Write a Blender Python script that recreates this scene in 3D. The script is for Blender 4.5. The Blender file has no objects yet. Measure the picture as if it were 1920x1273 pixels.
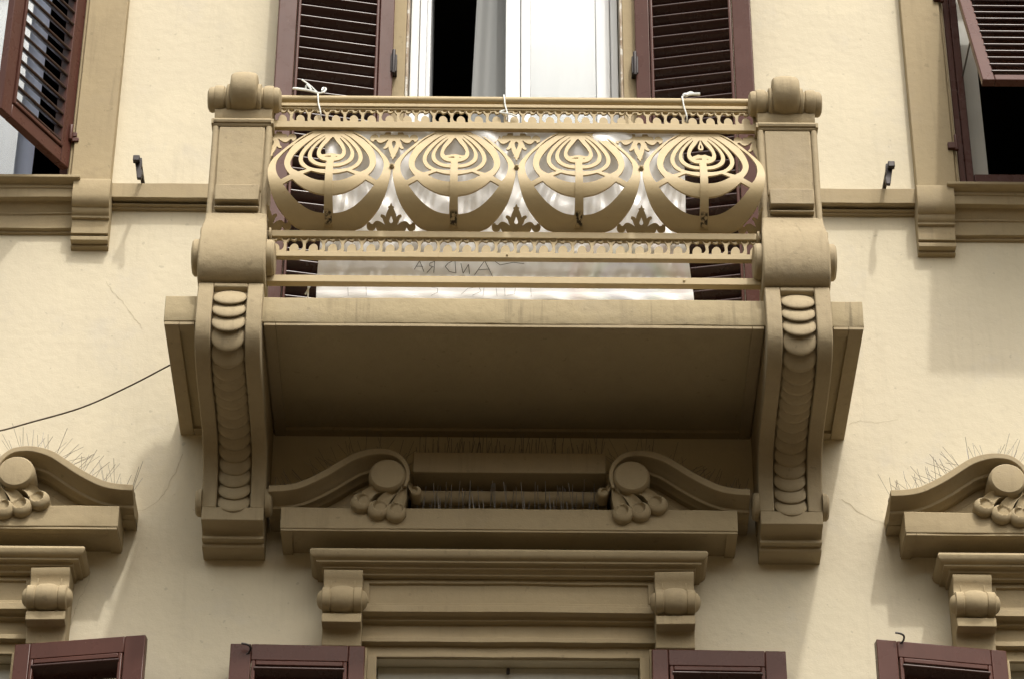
import bpy, bmesh, math, random
import numpy as np
from mathutils import Vector, Matrix
random.seed(7)
rng = np.random.default_rng(7)
S = bpy.context.scene
COL = S.collection
PI = math.pi

# ------------------------------------------------------------------ camera, sky, sun, exposure
cd = bpy.data.cameras.new('camera'); cam = bpy.data.objects.new('camera', cd); COL.objects.link(cam)
cd.sensor_width = 36.0; cd.lens = 107.82; cd.clip_start = 0.1; cd.clip_end = 600
_f = Vector((0.00378714, 0.82198579, 0.56949541)); _r = Vector((0.99996373, -0.00745767, 0.00411433))
_u = _r.cross(_f)
cam.matrix_world = Matrix(((_r.x, _u.x, -_f.x, -0.055), (_r.y, _u.y, -_f.y, -11.0477), (_r.z, _u.z, -_f.z, -7.1479), (0, 0, 0, 1)))
S.camera = cam

SUN = Vector((0.36, -1.0, 1.65)).normalized()
sun_el = math.asin(SUN.z)
W = bpy.data.worlds.new('World'); S.world = W; W.use_nodes = True
wn = W.node_tree.nodes; wl = W.node_tree.links
bg = wn['Background']; bg.inputs['Strength'].default_value = 0.15
sky = wn.new('ShaderNodeTexSky'); sky.sky_type = 'NISHITA'; sky.sun_disc = False
sky.sun_elevation = sun_el; sky.sun_rotation = math.atan2(SUN.x, SUN.y)
sky.air_density = 3.0; sky.dust_density = 9.0; sky.ozone_density = 1.0; sky.altitude = 50
hs = wn.new('ShaderNodeHueSaturation'); hs.inputs['Saturation'].default_value = 0.35
wl.new(sky.outputs[0], hs.inputs['Color']); wl.new(hs.outputs[0], bg.inputs['Color'])

sl = bpy.data.lights.new('sun', 'SUN'); sun = bpy.data.objects.new('sun', sl); COL.objects.link(sun)
sl.energy = 1.3; sl.angle = math.radians(1.6); sl.color = (1.0, 0.97, 0.90)
sun.rotation_euler = (-SUN).to_track_quat('-Z', 'Y').to_euler()

S.view_settings.view_transform = 'Standard'; S.view_settings.look = 'None'
S.view_settings.gamma = 1.0; S.view_settings.use_curve_mapping = False
S.view_settings.exposure = 0.62
S.render.engine = 'CYCLES'
S.cycles.max_bounces = 6; S.cycles.diffuse_bounces = 4

# ------------------------------------------------------------------ materials
def nodes(name):
    m = bpy.data.materials.new(name); m.use_nodes = True
    nt = m.node_tree
    return m, nt, nt.nodes, nt.links, nt.nodes['Principled BSDF']

def mix_col(n, l, fac, a, b, blend='MIX'):
    x = n.new('ShaderNodeMix'); x.data_type = 'RGBA'; x.blend_type = blend
    for sock, v in ((x.inputs[0], fac), (x.inputs[6], a), (x.inputs[7], b)):
        if hasattr(v, 'node'): l.new(v, sock)
        elif isinstance(v, (int, float)): sock.default_value = v
        else: sock.default_value = (*v, 1)
    return x.outputs[2]

def ramp(n, l, src, p0, p1, c0=0.0, c1=1.0):
    r = n.new('ShaderNodeMapRange'); r.inputs[1].default_value = p0; r.inputs[2].default_value = p1
    r.inputs[3].default_value = c0; r.inputs[4].default_value = c1; l.new(src, r.inputs[0])
    return r.outputs[0]

def noise(n, l, scale, detail=4, rough=0.55, vec=None, stretch=None):
    t = n.new('ShaderNodeTexNoise'); t.inputs['Scale'].default_value = scale
    t.inputs['Detail'].default_value = detail; t.inputs['Roughness'].default_value = rough
    if vec is not None:
        if stretch:
            mp = n.new('ShaderNodeMapping'); mp.inputs['Scale'].default_value = stretch
            l.new(vec, mp.inputs[0]); vec = mp.outputs[0]
        l.new(vec, t.inputs['Vector'])
    return t.outputs[0]

def geo_pos(n):
    g = n.new('ShaderNodeNewGeometry'); return g.outputs['Position']

def bump(n, l, p, height, strength, dist, prev=None):
    b = n.new('ShaderNodeBump'); b.inputs['Strength'].default_value = strength; b.inputs['Distance'].default_value = dist
    l.new(height, b.inputs['Height'])
    if prev is not None: l.new(prev, b.inputs['Normal'])
    l.new(b.outputs[0], p.inputs['Normal']); return b.outputs[0]

def m_plaster(name, base, dirt, dirt_amt=0.25, grain=0.35, lump=0.25, rough=0.85, streak=0.0, patch=0.0):
    m, nt, n, l, p = nodes(name)
    pos = geo_pos(n)
    c = base
    f1 = ramp(n, l, noise(n, l, 2.3, 5, 0.6, pos), 0.35, 0.75, 0, 1)
    col = mix_col(n, l, f1, tuple(v * 1.03 for v in base), tuple(v * 0.93 for v in base))
    if patch > 0:      # old repairs and repainted areas: large soft-edged blotches
        f0 = ramp(n, l, noise(n, l, 1.15, 3, 0.45, pos), 0.50, 0.54, 0, patch)
        col = mix_col(n, l, f0, col, (base[0] * 0.95, base[1] * 0.95, base[2] * 0.97))
        f0 = ramp(n, l, noise(n, l, 5.5, 5, 0.65, pos), 0.60, 0.66, 0, patch * .7)
        col = mix_col(n, l, f0, col, (base[0] * 0.86, base[1] * 0.86, base[2] * 0.90))
    f2 = ramp(n, l, noise(n, l, 14, 6, 0.7, pos), 0.52, 0.8, 0, dirt_amt)
    col = mix_col(n, l, f2, col, dirt)
    if streak > 0:
        f3 = noise(n, l, 1.0, 4, 0.6, pos, (38, 38, 1.6))
        f4 = noise(n, l, 2.2, 2, 0.5, pos)
        mu0 = n.new('ShaderNodeMath'); mu0.operation = 'MULTIPLY'
        l.new(ramp(n, l, f3, 0.52, 0.72, 0, streak), mu0.inputs[0]); l.new(ramp(n, l, f4, 0.4, 0.6), mu0.inputs[1])
        gn = n.new('ShaderNodeNewGeometry'); sz = n.new('ShaderNodeSeparateXYZ'); l.new(gn.outputs['True Normal'], sz.inputs[0])
        az = n.new('ShaderNodeMath'); az.operation = 'ABSOLUTE'; l.new(sz.outputs[2], az.inputs[0])
        mu = n.new('ShaderNodeMath'); mu.operation = 'MULTIPLY'; l.new(mu0.outputs[0], mu.inputs[0]); l.new(ramp(n, l, az.outputs[0], 0.35, 0.7, 1, 0), mu.inputs[1])
        col = mix_col(n, l, mu.outputs[0], col, tuple(v * 0.38 for v in dirt))
    if patch > .3:     # greyish dust film, scuffs and small chips
        f6 = ramp(n, l, noise(n, l, 3.1, 6, 0.7, pos), 0.55, 0.75, 0, .35)
        col = mix_col(n, l, f6, col, (base[0] * .80, base[1] * .84, base[2] * 1.02))
        f7 = ramp(n, l, noise(n, l, 31, 2, 0.4, pos), 0.715, 0.735, 0, .45)
        col = mix_col(n, l, f7, col, tuple(v * .62 for v in base))
    f5 = ramp(n, l, noise(n, l, 170, 2, 0.5, pos), 0.66, 0.74, 0, 0.35)
    col = mix_col(n, l, f5, col, dirt)
    l.new(col, p.inputs['Base Color']); p.inputs['Roughness'].default_value = rough
    p.inputs['Specular IOR Level'].default_value = 0.25
    b1 = bump(n, l, p, noise(n, l, 160, 4, 0.6, pos), grain, 0.002)
    b2 = bump(n, l, p, noise(n, l, 24, 3, 0.5, pos), lump, 0.006, b1)
    return m

def m_iron(name, base, rust):
    m, nt, n, l, p = nodes(name)
    pos = geo_pos(n)
    f1 = ramp(n, l, noise(n, l, 5, 5, 0.6, pos), 0.3, 0.75)
    col = mix_col(n, l, f1, tuple(v * 1.05 for v in base), tuple(v * 0.9 for v in base))
    f2 = ramp(n, l, noise(n, l, 22, 6, 0.7, pos), 0.62, 0.78, 0, 0.55)
    col = mix_col(n, l, f2, col, rust)
    l.new(col, p.inputs['Base Color']); p.inputs['Roughness'].default_value = 0.55; p.inputs['Specular IOR Level'].default_value = 0.3
    bump(n, l, p, noise(n, l, 45, 4, 0.6, pos), 0.25, 0.004)
    return m

def m_medallion(base, rust):
    m = m_iron('medallion_paint', base, rust); nt = m.node_tree; n = nt.nodes; l = nt.links; p = n['Principled BSDF']
    old = p.inputs['Base Color'].links[0].from_socket
    tc = n.new('ShaderNodeTexCoord'); sx = n.new('ShaderNodeSeparateXYZ'); l.new(tc.outputs['Object'], sx.inputs[0])
    ab = n.new('ShaderNodeMath'); ab.operation = 'ABSOLUTE'; l.new(sx.outputs[0], ab.inputs[0])
    f1 = ramp(n, l, ab.outputs[0], 0.017, 0.012)
    z1 = ramp(n, l, sx.outputs[2], -0.47, -0.48); z2 = ramp(n, l, sx.outputs[2], -0.522, -0.512)
    a = n.new('ShaderNodeMath'); a.operation = 'MULTIPLY'; l.new(f1, a.inputs[0]); l.new(z1, a.inputs[1])
    b = n.new('ShaderNodeMath'); b.operation = 'MULTIPLY'; l.new(a.outputs[0], b.inputs[0]); l.new(z2, b.inputs[1])
    c = n.new('ShaderNodeMath'); c.operation = 'MULTIPLY'; l.new(b.outputs[0], c.inputs[0])
    l.new(ramp(n, l, noise(n, l, 60, 3, 0.6, geo_pos(n), (1, 1, 0.25)), 0.4, 0.55), c.inputs[1])
    l.new(mix_col(n, l, c.outputs[0], old, (0.035, 0.026, 0.018)), p.inputs['Base Color'])
    return m

def m_paint(name, base, rough=0.35, var=0.15, chip=None, spec=0.5):
    m, nt, n, l, p = nodes(name); p.inputs['Specular IOR Level'].default_value = spec
    pos = geo_pos(n)
    f1 = noise(n, l, 3, 5, 0.6, pos)
    col = mix_col(n, l, f1, tuple(v * (1 + var) for v in base), tuple(v * (1 - var) for v in base))
    f2 = ramp(n, l, noise(n, l, 1.0, 4, 0.6, pos, (60, 60, 4)), 0.4, 0.7, 0, 0.25)
    col = mix_col(n, l, f2, col, tuple(v * 0.75 for v in base))
    if chip:
        f3 = ramp(n, l, noise(n, l, 70, 3, 0.5, pos), 0.74, 0.78, 0, 0.6)
        col = mix_col(n, l, f3, col, chip)
    l.new(col, p.inputs['Base Color'])
    l.new(ramp(n, l, noise(n, l, 9, 4, 0.6, pos), 0.3, 0.7, rough * 0.8, rough * 1.35), p.inputs['Roughness'])
    bump(n, l, p, noise(n, l, 1.0, 4, 0.6, pos, (90, 90, 12)), 0.12, 0.003)
    return m

def m_flat(name, base, rough=0.6, metal=0.0):
    m, nt, n, l, p = nodes(name)
    pos = geo_pos(n)
    col = mix_col(n, l, noise(n, l, 30, 3, 0.5, pos), tuple(v * 1.08 for v in base), tuple(v * 0.92 for v in base))
    l.new(col, p.inputs['Base Color'])
    p.inputs['Roughness'].default_value = rough; p.inputs['Metallic'].default_value = metal
    return m

def m_wornwood(name):
    m, nt, n, l, p = nodes(name)
    pos = geo_pos(n)
    f = noise(n, l, 1.0, 5, 0.65, pos, (60, 60, 9))
    col = mix_col(n, l, ramp(n, l, f, 0.35, 0.65), (0.20, 0.13, 0.075), (0.48, 0.42, 0.33))
    f2 = ramp(n, l, noise(n, l, 16, 5, 0.6, pos), 0.55, 0.62)
    col = mix_col(n, l, f2, col, (0.55, 0.53, 0.48))
    l.new(col, p.inputs['Base Color']); p.inputs['Roughness'].default_value = 0.75
    bump(n, l, p, f, 0.5, 0.004)
    return m

def m_banner():
    m, nt, n, l, p = nodes('banner_plastic')
    pos = geo_pos(n)
    base = mix_col(n, l, ramp(n, l, noise(n, l, 6, 5, 0.6, pos), 0.35, 0.7), (0.96, 0.96, 0.96), (0.90, 0.91, 0.93))
    # faded felt-tip rainbow printed near the right end of the sheet
    sx = n.new('ShaderNodeSeparateXYZ'); l.new(pos, sx.inputs[0])
    cx = n.new('ShaderNodeCombineXYZ'); l.new(sx.outputs[0], cx.inputs[0]); l.new(sx.outputs[2], cx.inputs[1])
    vd = n.new('ShaderNodeVectorMath'); vd.operation = 'DISTANCE'; l.new(cx.outputs[0], vd.inputs[0])
    vd.inputs[1].default_value = (0.47, 0.30, 0)
    cr = n.new('ShaderNodeValToRGB'); l.new(ramp(n, l, vd.outputs['Value'], 0.05, 0.26), cr.inputs[0])
    el = cr.color_ramp.elements
    el[0].position = 0; el[0].color = (1, 1, 1, 1); el[1].position = 1; el[1].color = (1, 1, 1, 1)
    for q, c in ((0.25, (0.72, 0.75, 0.95)), (0.42, (0.74, 0.9, 0.78)), (0.58, (0.97, 0.94, 0.72)), (0.74, (0.98, 0.83, 0.72)), (0.88, (0.97, 0.78, 0.78))):
        e = el.new(q); e.color = (*c, 1)
    col = mix_col(n, l, 0.42, base, mix_col(n, l, 1.0, base, cr.outputs[0], 'MULTIPLY'))
    p.inputs['Roughness'].default_value = 0.35; p.inputs['Coat Weight'].default_value = 1.0; p.inputs['Coat IOR'].default_value = 1.7; p.inputs['Coat Roughness'].default_value = 0.3; l.new(col, p.inputs['Base Color'])
    bump(n, l, p, noise(n, l, 30, 4, 0.6, pos), 0.18, 0.006)
    tr = n.new('ShaderNodeBsdfTranslucent'); l.new(col, tr.inputs[0])
    mx = n.new('ShaderNodeMixShader'); mx.inputs[0].default_value = 0.42
    l.new(p.outputs[0], mx.inputs[1]); l.new(tr.outputs[0], mx.inputs[2])
    l.new(mx.outputs[0], n['Material Output'].inputs[0])
    return m

def m_curtain(name, col, tr=0.3):
    m, nt, n, l, p = nodes(name)
    p.inputs['Base Color'].default_value = (*col, 1); p.inputs['Roughness'].default_value = 0.9
    t = n.new('ShaderNodeBsdfTranslucent'); t.inputs[0].default_value = (*col, 1)
    mx = n.new('ShaderNodeMixShader'); mx.inputs[0].default_value = tr
    l.new(p.outputs[0], mx.inputs[1]); l.new(t.outputs[0], mx.inputs[2]); l.new(mx.outputs[0], n['Material Output'].inputs[0])
    return m

def m_glass():
    m, nt, n, l, p = nodes('window_glass')
    tr = n.new('ShaderNodeBsdfTransparent'); tr.inputs[0].default_value = (0.93, 0.95, 0.95, 1)
    gl = n.new('ShaderNodeBsdfGlossy'); gl.inputs['Roughness'].default_value = 0.02
    fr = n.new('ShaderNodeFresnel'); fr.inputs[0].default_value = 1.5
    mx = n.new('ShaderNodeMixShader'); l.new(ramp(n, l, fr.outputs[0], 0, 1, 0.04, 1.0), mx.inputs[0])
    l.new(tr.outputs[0], mx.inputs[1]); l.new(gl.outputs[0], mx.inputs[2]); l.new(mx.outputs[0], n['Material Output'].inputs[0])
    return m

MAT = dict(
    wall=m_plaster('cream_stucco', (0.592, 0.532, 0.400), (0.50, 0.44, 0.31), 0.2, 0.4, 0.42, streak=0.10, patch=0.4),
    trim=m_plaster('tan_trim_paint', (0.350, 0.281, 0.172), (0.22, 0.175, 0.105), 0.3, 0.35, 0.35, streak=0.22, patch=0.5),
    stone=m_plaster('balcony_paint', (0.360, 0.293, 0.186), (0.22, 0.175, 0.105), 0.32, 0.4, 0.5, streak=0.25, patch=0.6),
    slab=m_plaster('slab_paint', (0.365, 0.30, 0.185), (0.24, 0.19, 0.12), 0.25, 0.4, 0.5, streak=0.65, patch=0.4),
    iron=m_iron('railing_paint', (0.43, 0.34, 0.195), (0.26, 0.16, 0.07)),
    medallion=m_medallion((0.46, 0.362, 0.208), (0.30, 0.19, 0.085)),
    brown=m_paint('maroon_shutter_paint', (0.078, 0.031, 0.023), 0.27, 0.25, (0.26, 0.20, 0.17), 0.18),
    slat=m_paint('shaded_slat_paint', (0.042, 0.019, 0.015), 0.25, 0.3, (0.2, 0.16, 0.14), 0.4),  # shutter brown darkened further, standing in for shade on the slat faces
    white=m_paint('white_window_paint', (0.70, 0.72, 0.74), 0.35, 0.03),
    grey=m_paint('weathered_grey_frame', (0.50, 0.49, 0.44), 0.6, 0.12, (0.2, 0.17, 0.12)),
    wood=m_wornwood('bare_weathered_wood'),
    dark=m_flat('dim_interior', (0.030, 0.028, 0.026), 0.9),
    metal=m_flat('dark_iron', (0.028, 0.022, 0.022), 0.5, 0.3),
    wire=m_flat('steel_wire', (0.20, 0.19, 0.18), 0.4, 0.6),
    rod=m_flat('pale_rod', (0.7, 0.7, 0.62), 0.4),
    cable=m_flat('old_cable', (0.085, 0.06, 0.035), 0.7),
    cord=m_flat('white_cord', (0.78, 0.80, 0.78), 0.6),
    ink=m_flat('pen_ink', (0.05, 0.05, 0.055), 0.7),
    crack=m_flat('crack_line', (0.34, 0.285, 0.19), 0.95),  # darker tone of the stucco cracks themselves
    paving=m_plaster('street_paving', (0.062, 0.05, 0.034), (0.05, 0.04, 0.03), 0.3), ochre=m_plaster('ochre_stucco', (0.52, 0.36, 0.18), (0.3, 0.2, 0.1), 0.3),
    banner=m_banner(), glass=m_glass(),
    curtain_grey=m_curtain('grey_curtain', (0.30, 0.31, 0.31), 0.2),
    curtain_white=m_curtain('white_curtain', (0.52, 0.58, 0.68), 0.05),
    curtain_blue=m_curtain('bluish_white_curtain', (0.60, 0.68, 0.90), 0.2),
)

# ------------------------------------------------------------------ mesh helpers (o = metres out from the wall face, Y = -o)
ORG = {}
def wob(x, k): return 0.0011 * math.sin(6.1 * x + 1.7 * k) + 0.0007 * math.sin(15.3 * x + 2.9 * k) + 0.0004 * math.sin(41 * x + 5 * k)
class MB:
    def __init__(s): s.v = []; s.f = []
    def add(s, vs, fs):
        k = len(s.v); s.v += [tuple(map(float, v)) for v in vs]; s.f += [tuple(k + i for i in f) for f in fs]; return s
    def box(s, x0, x1, o0, o1, z0, z1):
        return s.add([(x, -o, z) for z in (z0, z1) for o in (o0, o1) for x in (x0, x1)],
                     [(0, 2, 3, 1), (4, 5, 7, 6), (2, 6, 7, 3), (0, 1, 5, 4), (0, 4, 6, 2), (1, 3, 7, 5)])
    def prof(s, pts, x0, x1):           # closed (o,z) outline swept along x
        n = len(pts); m = max(1, int(abs(x1 - x0) / 0.06)) if abs(x1 - x0) > 0.3 else 1; vs = []
        for i in range(m + 1):
            x = x0 + (x1 - x0) * i / m
            vs += [(x, -o - (wob(x, 1 + z * 9) if o > 0 else 0), z + (wob(x, 4 + o * 7) if o > 0 else 0)) for o, z in pts]
        fs = [(j * n + i, j * n + (i + 1) % n, (j + 1) * n + (i + 1) % n, (j + 1) * n + i) for j in range(m) for i in range(n)]
        fs += [tuple(range(n))[::-1], tuple(range(m * n, (m + 1) * n))]
        return s.add(vs, fs)
    def cornice(s, pts, x0, x1, k=1.0, back=-0.02):   # profile listed top to bottom, mitred returns at both ends
        o0 = min(o for o, z in pts if o > 0); n = len(pts); vs = []
        for o, z in pts:
            e = max(o - o0, 0) * k
            vs += [(x0 - e, -back, z), (x0 - e, -o, z), (x1 + e, -o, z), (x1 + e, -back, z)]
        fs = []
        for i in range(n - 1):
            a, b = 4 * i, 4 * i + 4
            fs += [(a + j, b + j, b + j + 1, a + j + 1) for j in range(3)] + [(a + 3, b + 3, b, a)]
        fs += [(0, 1, 2, 3), tuple(4 * (n - 1) + j for j in (3, 2, 1, 0))]
        return s.add(vs, fs)
    def lathe_x(s, prof, cx, o, z, seg=28, sx=1.0):   # prof [(x,r)]
        vs = []; n = len(prof)
        for x, r in prof:
            for k in range(seg):
                a = 2 * PI * k / seg; vs.append((cx + x * sx, -o + r * math.cos(a), z + r * math.sin(a)))
        fs = [(i * seg + k, i * seg + (k + 1) % seg, (i + 1) * seg + (k + 1) % seg, (i + 1) * seg + k) for i in range(n - 1) for k in range(seg)]
        fs += [tuple(range(seg))[::-1], tuple((n - 1) * seg + k for k in range(seg))]
        return s.add(vs, fs)
    def lathe_y(s, prof, cx, z, seg=36):   # prof [(o,r)]
        vs = []; n = len(prof)
        for o, r in prof:
            for k in range(seg):
                a = 2 * PI * k / seg; vs.append((cx + r * math.cos(a), -o, z + r * math.sin(a)))
        fs = [(i * seg + k, i * seg + (k + 1) % seg, (i + 1) * seg + (k + 1) % seg, (i + 1) * seg + k) for i in range(n - 1) for k in range(seg)]
        fs += [tuple(range(seg))[::-1], tuple((n - 1) * seg + k for k in range(seg))]
        return s.add(vs, fs)
    def tube(s, pts, r, seg=6):
        pts = [Vector(p) for p in pts]; n = len(pts); vs = []
        up = Vector((0.13, 0.21, 0.97)).normalized()
        for i, p in enumerate(pts):
            t = (pts[min(i + 1, n - 1)] - pts[max(i - 1, 0)]).normalized()
            a = t.cross(up)
            if a.length < 1e-3: a = t.cross(Vector((1, 0, 0)))
            a.normalize(); b = t.cross(a)
            rr = r[i] if isinstance(r, (list, tuple)) else r
            vs += [p + (a * math.cos(2 * PI * k / seg) + b * math.sin(2 * PI * k / seg)) * rr for k in range(seg)]
        fs = [(i * seg + k, i * seg + (k + 1) % seg, (i + 1) * seg + (k + 1) % seg, (i + 1) * seg + k) for i in range(n - 1) for k in range(seg)]
        fs += [tuple(range(seg))[::-1], tuple((n - 1) * seg + k for k in range(seg))]
        return s.add(vs, fs)
    def sphere(s, c, r, seg=20, rings=12, R=None):
        vs = []; r = (r, r, r) if isinstance(r, (int, float)) else r
        for i in range(rings + 1):
            t = PI * i / rings
            for k in range(seg):
                a = 2 * PI * k / seg
                v = Vector((r[0] * math.sin(t) * math.cos(a), r[1] * math.sin(t) * math.sin(a), r[2] * math.cos(t)))
                if R: v = R @ v
                vs.append(Vector(c) + v)
        fs = [(i * seg + k, (i + 1) * seg + k, (i + 1) * seg + (k + 1) % seg, i * seg + (k + 1) % seg) for i in range(rings) for k in range(seg)]
        return s.add(vs, fs)
    def prism_y(s, outline, o0, o1):    # (x,z) outline with depth
        n = len(outline)
        vs = [(x, -o0, z) for x, z in outline] + [(x, -o1, z) for x, z in outline]
        fs = [(i, (i + 1) % n, n + (i + 1) % n, n + i) for i in range(n)] + [tuple(range(n))[::-1], tuple(range(n, 2 * n))]
        return s.add(vs, fs)
    def build(s, name, mat, parent=None, bevel=0.0, seg=2, angle=38, local=False, mesh_only=False):
        off = Vector((0, 0, 0)) if (local or parent is None) else ORG.get(parent.name, Vector((0, 0, 0)))
        me = bpy.data.meshes.new(name)
        me.from_pydata([tuple(Vector(v) - off) for v in s.v], [], s.f)
        bm = bmesh.new(); bm.from_mesh(me)
        bmesh.ops.remove_doubles(bm, verts=bm.verts, dist=1e-6)
        bmesh.ops.recalc_face_normals(bm, faces=bm.faces)
        lim = math.radians(angle)
        for e in bm.edges:
            if len(e.link_faces) == 2 and e.calc_face_angle(0) > lim: e.smooth = False
        for f in bm.faces: f.smooth = True
        bm.to_mesh(me); bm.free()
        me.materials.append(MAT[mat] if isinstance(mat, str) else mat)
        if mesh_only: return me
        o = bpy.data.objects.new(name, me); COL.objects.link(o)
        if parent is not None:
            o.parent = parent; ORG[o.name] = ORG.get(parent.name, Vector((0, 0, 0)))
        if bevel > 0:
            b = o.modifiers.new('bevel', 'BEVEL'); b.width = bevel; b.segments = seg; b.limit_method = 'ANGLE'
            b.angle_limit = math.radians(35); b.harden_normals = False
        return o

def tag(o, label=None, cat=None, group=None, kind=None):
    if label: o['label'] = label
    if cat: o['category'] = cat
    if group: o['group'] = group
    if kind: o['kind'] = kind
    return o
def thing(name, loc, label, cat, group=None):
    o = bpy.data.objects.new(name, None); COL.objects.link(o); o.location = loc; o.empty_display_size = 0.1
    ORG[o.name] = Vector(loc); return tag(o, label, cat, group, 'thing')
def inst(src_mesh, name, parent, loc, rot=(0, 0, 0), scale=(1, 1, 1)):   # loc in world axes, relative to the thing's origin
    o = bpy.data.objects.new(name, src_mesh); COL.objects.link(o); o.parent = parent
    o.location = Vector(loc) - ORG.get(parent.name, Vector((0, 0, 0))); o.rotation_euler = rot; o.scale = scale
    ORG[o.name] = Vector(loc); return o
def copy_tree(o, parent=None):
    c = o.copy(); COL.objects.link(c); c.parent = parent
    for ch in list(o.children): copy_tree(ch, c)
    return c
def crom(P, n=8, closed=False):
    P = [np.array(p, float) for p in P]; m = len(P); out = []
    rngi = range(m) if closed else range(m - 1)
    for i in rngi:
        p1, p2 = P[i], P[(i + 1) % m]
        p0 = P[i - 1] if (closed or i > 0) else 2 * p1 - p2
        p3 = P[(i + 2) % m] if (closed or i + 2 < m) else 2 * p2 - p1
        for k in range(n):
            t = k / n
            out.append(0.5 * (2 * p1 + (p2 - p0) * t + (2 * p0 - 5 * p1 + 4 * p2 - p3) * t * t + (3 * p1 - p0 - 3 * p2 + p3) * t ** 3))
    if not closed: out.append(P[-1])
    return [tuple(p) for p in out]
def chaikin(P, it=2):
    P = [np.array(p, float) for p in P]
    for _ in range(it):
        Q = []
        for i in range(len(P)):
            a, b = P[i], P[(i + 1) % len(P)]
            Q += [a * 0.8 + b * 0.2, a * 0.2 + b * 0.8]
        P = Q
    return np.array(P)

def soft(P, n=4, corner=48):
    P = [np.array(p, float) for p in P]; m = len(P); cs = []
    for i in range(m):
        a = P[i] - P[i - 1]; b = P[(i + 1) % m] - P[i]
        ang = abs(math.degrees(math.atan2(a[0] * b[1] - a[1] * b[0], a @ b)))
        if ang > corner: cs.append(i)
    if not cs: return np.array(crom(P, n, True))
    out = []
    for q, i in enumerate(cs):
        j = cs[(q + 1) % len(cs)]; seg = [P[i]]; k = i
        while True:
            k = (k + 1) % m; seg.append(P[k])
            if k == j: break
        out += (crom(seg, n)[:-1] if len(seg) > 2 else [tuple(seg[0])])
    return np.array(out)
# fretwork cut from sheet metal: signed distance fields -> marching squares -> solid plate
def sdf(poly, X, Z):
    P = np.asarray(poly, float); A = P; B = np.roll(P, -1, axis=0)
    px, pz = X.ravel()[:, None], Z.ravel()[:, None]
    e = B - A; wx = px - A[:, 0]; wz = pz - A[:, 1]
    t = np.clip((wx * e[:, 0] + wz * e[:, 1]) / np.maximum((e ** 2).sum(1), 1e-12), 0, 1)
    d = np.sqrt(((wx - t * e[:, 0]) ** 2 + (wz - t * e[:, 1]) ** 2).min(1))
    c1 = (A[:, 1] <= pz) & (B[:, 1] > pz); c2 = (A[:, 1] > pz) & (B[:, 1] <= pz)
    cr = e[:, 0] * wz - e[:, 1] * wx
    w = (c1 & (cr > 0)).sum(1) - (c2 & (cr < 0)).sum(1)
    return np.where(w != 0, -d, d).reshape(X.shape)
def plate(mb, F, xs, zs, mapf, thick):
    nx, nz = F.shape; key = {}; pts = []; polys = []; walls = []
    def vid(k, x, z):
        if k not in key: key[k] = len(pts); pts.append((x, z))
        return key[k]
    for i in range(nx - 1):
        for j in range(nz - 1):
            c = [(i, j), (i + 1, j), (i + 1, j + 1), (i, j + 1)]
            ins = [F[a] < 0 for a in c]
            if not any(ins): continue
            poly = []
            for q in range(4):
                a, b = c[q], c[(q + 1) % 4]
                if ins[q]: poly.append((vid(('c', *a), xs[a[0]], zs[a[1]]), False))
                if ins[q] != ins[(q + 1) % 4]:
                    t = F[a] / (F[a] - F[b]); t = min(max(t, 0.02), 0.98)
                    k = ('e', min(a, b), max(a, b))
                    poly.append((vid(k, xs[a[0]] + t * (xs[b[0]] - xs[a[0]]), zs[a[1]] + t * (zs[b[1]] - zs[a[1]])), True))
            polys.append([p for p, _ in poly])
            if not all(ins):
                m = len(poly)
                for q in range(m):
                    if poly[q][1] and poly[(q + 1) % m][1]: walls.append((poly[q][0], poly[(q + 1) % m][0]))
    front = [mapf(x, z) for x, z in pts]; n = len(pts)
    back = [(p[0], p[1] + thick, p[2]) for p in front]
    mb.add(front + back, [tuple(p) for p in polys] + [tuple(n + i for i in reversed(p)) for p in polys] + [(b, a, n + a, n + b) for a, b in walls])

# ------------------------------------------------------------------ setting: street and facade wall
g = MB(); g.add([(-60, 1.0, -8.75), (60, 1.0, -8.75), (60, -80, -8.75), (-60, -80, -8.75)], [(0, 1, 2, 3)])
tag(g.build('street_pavement', 'paving'), 'grey stone street below the house', kind='structure')

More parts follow.
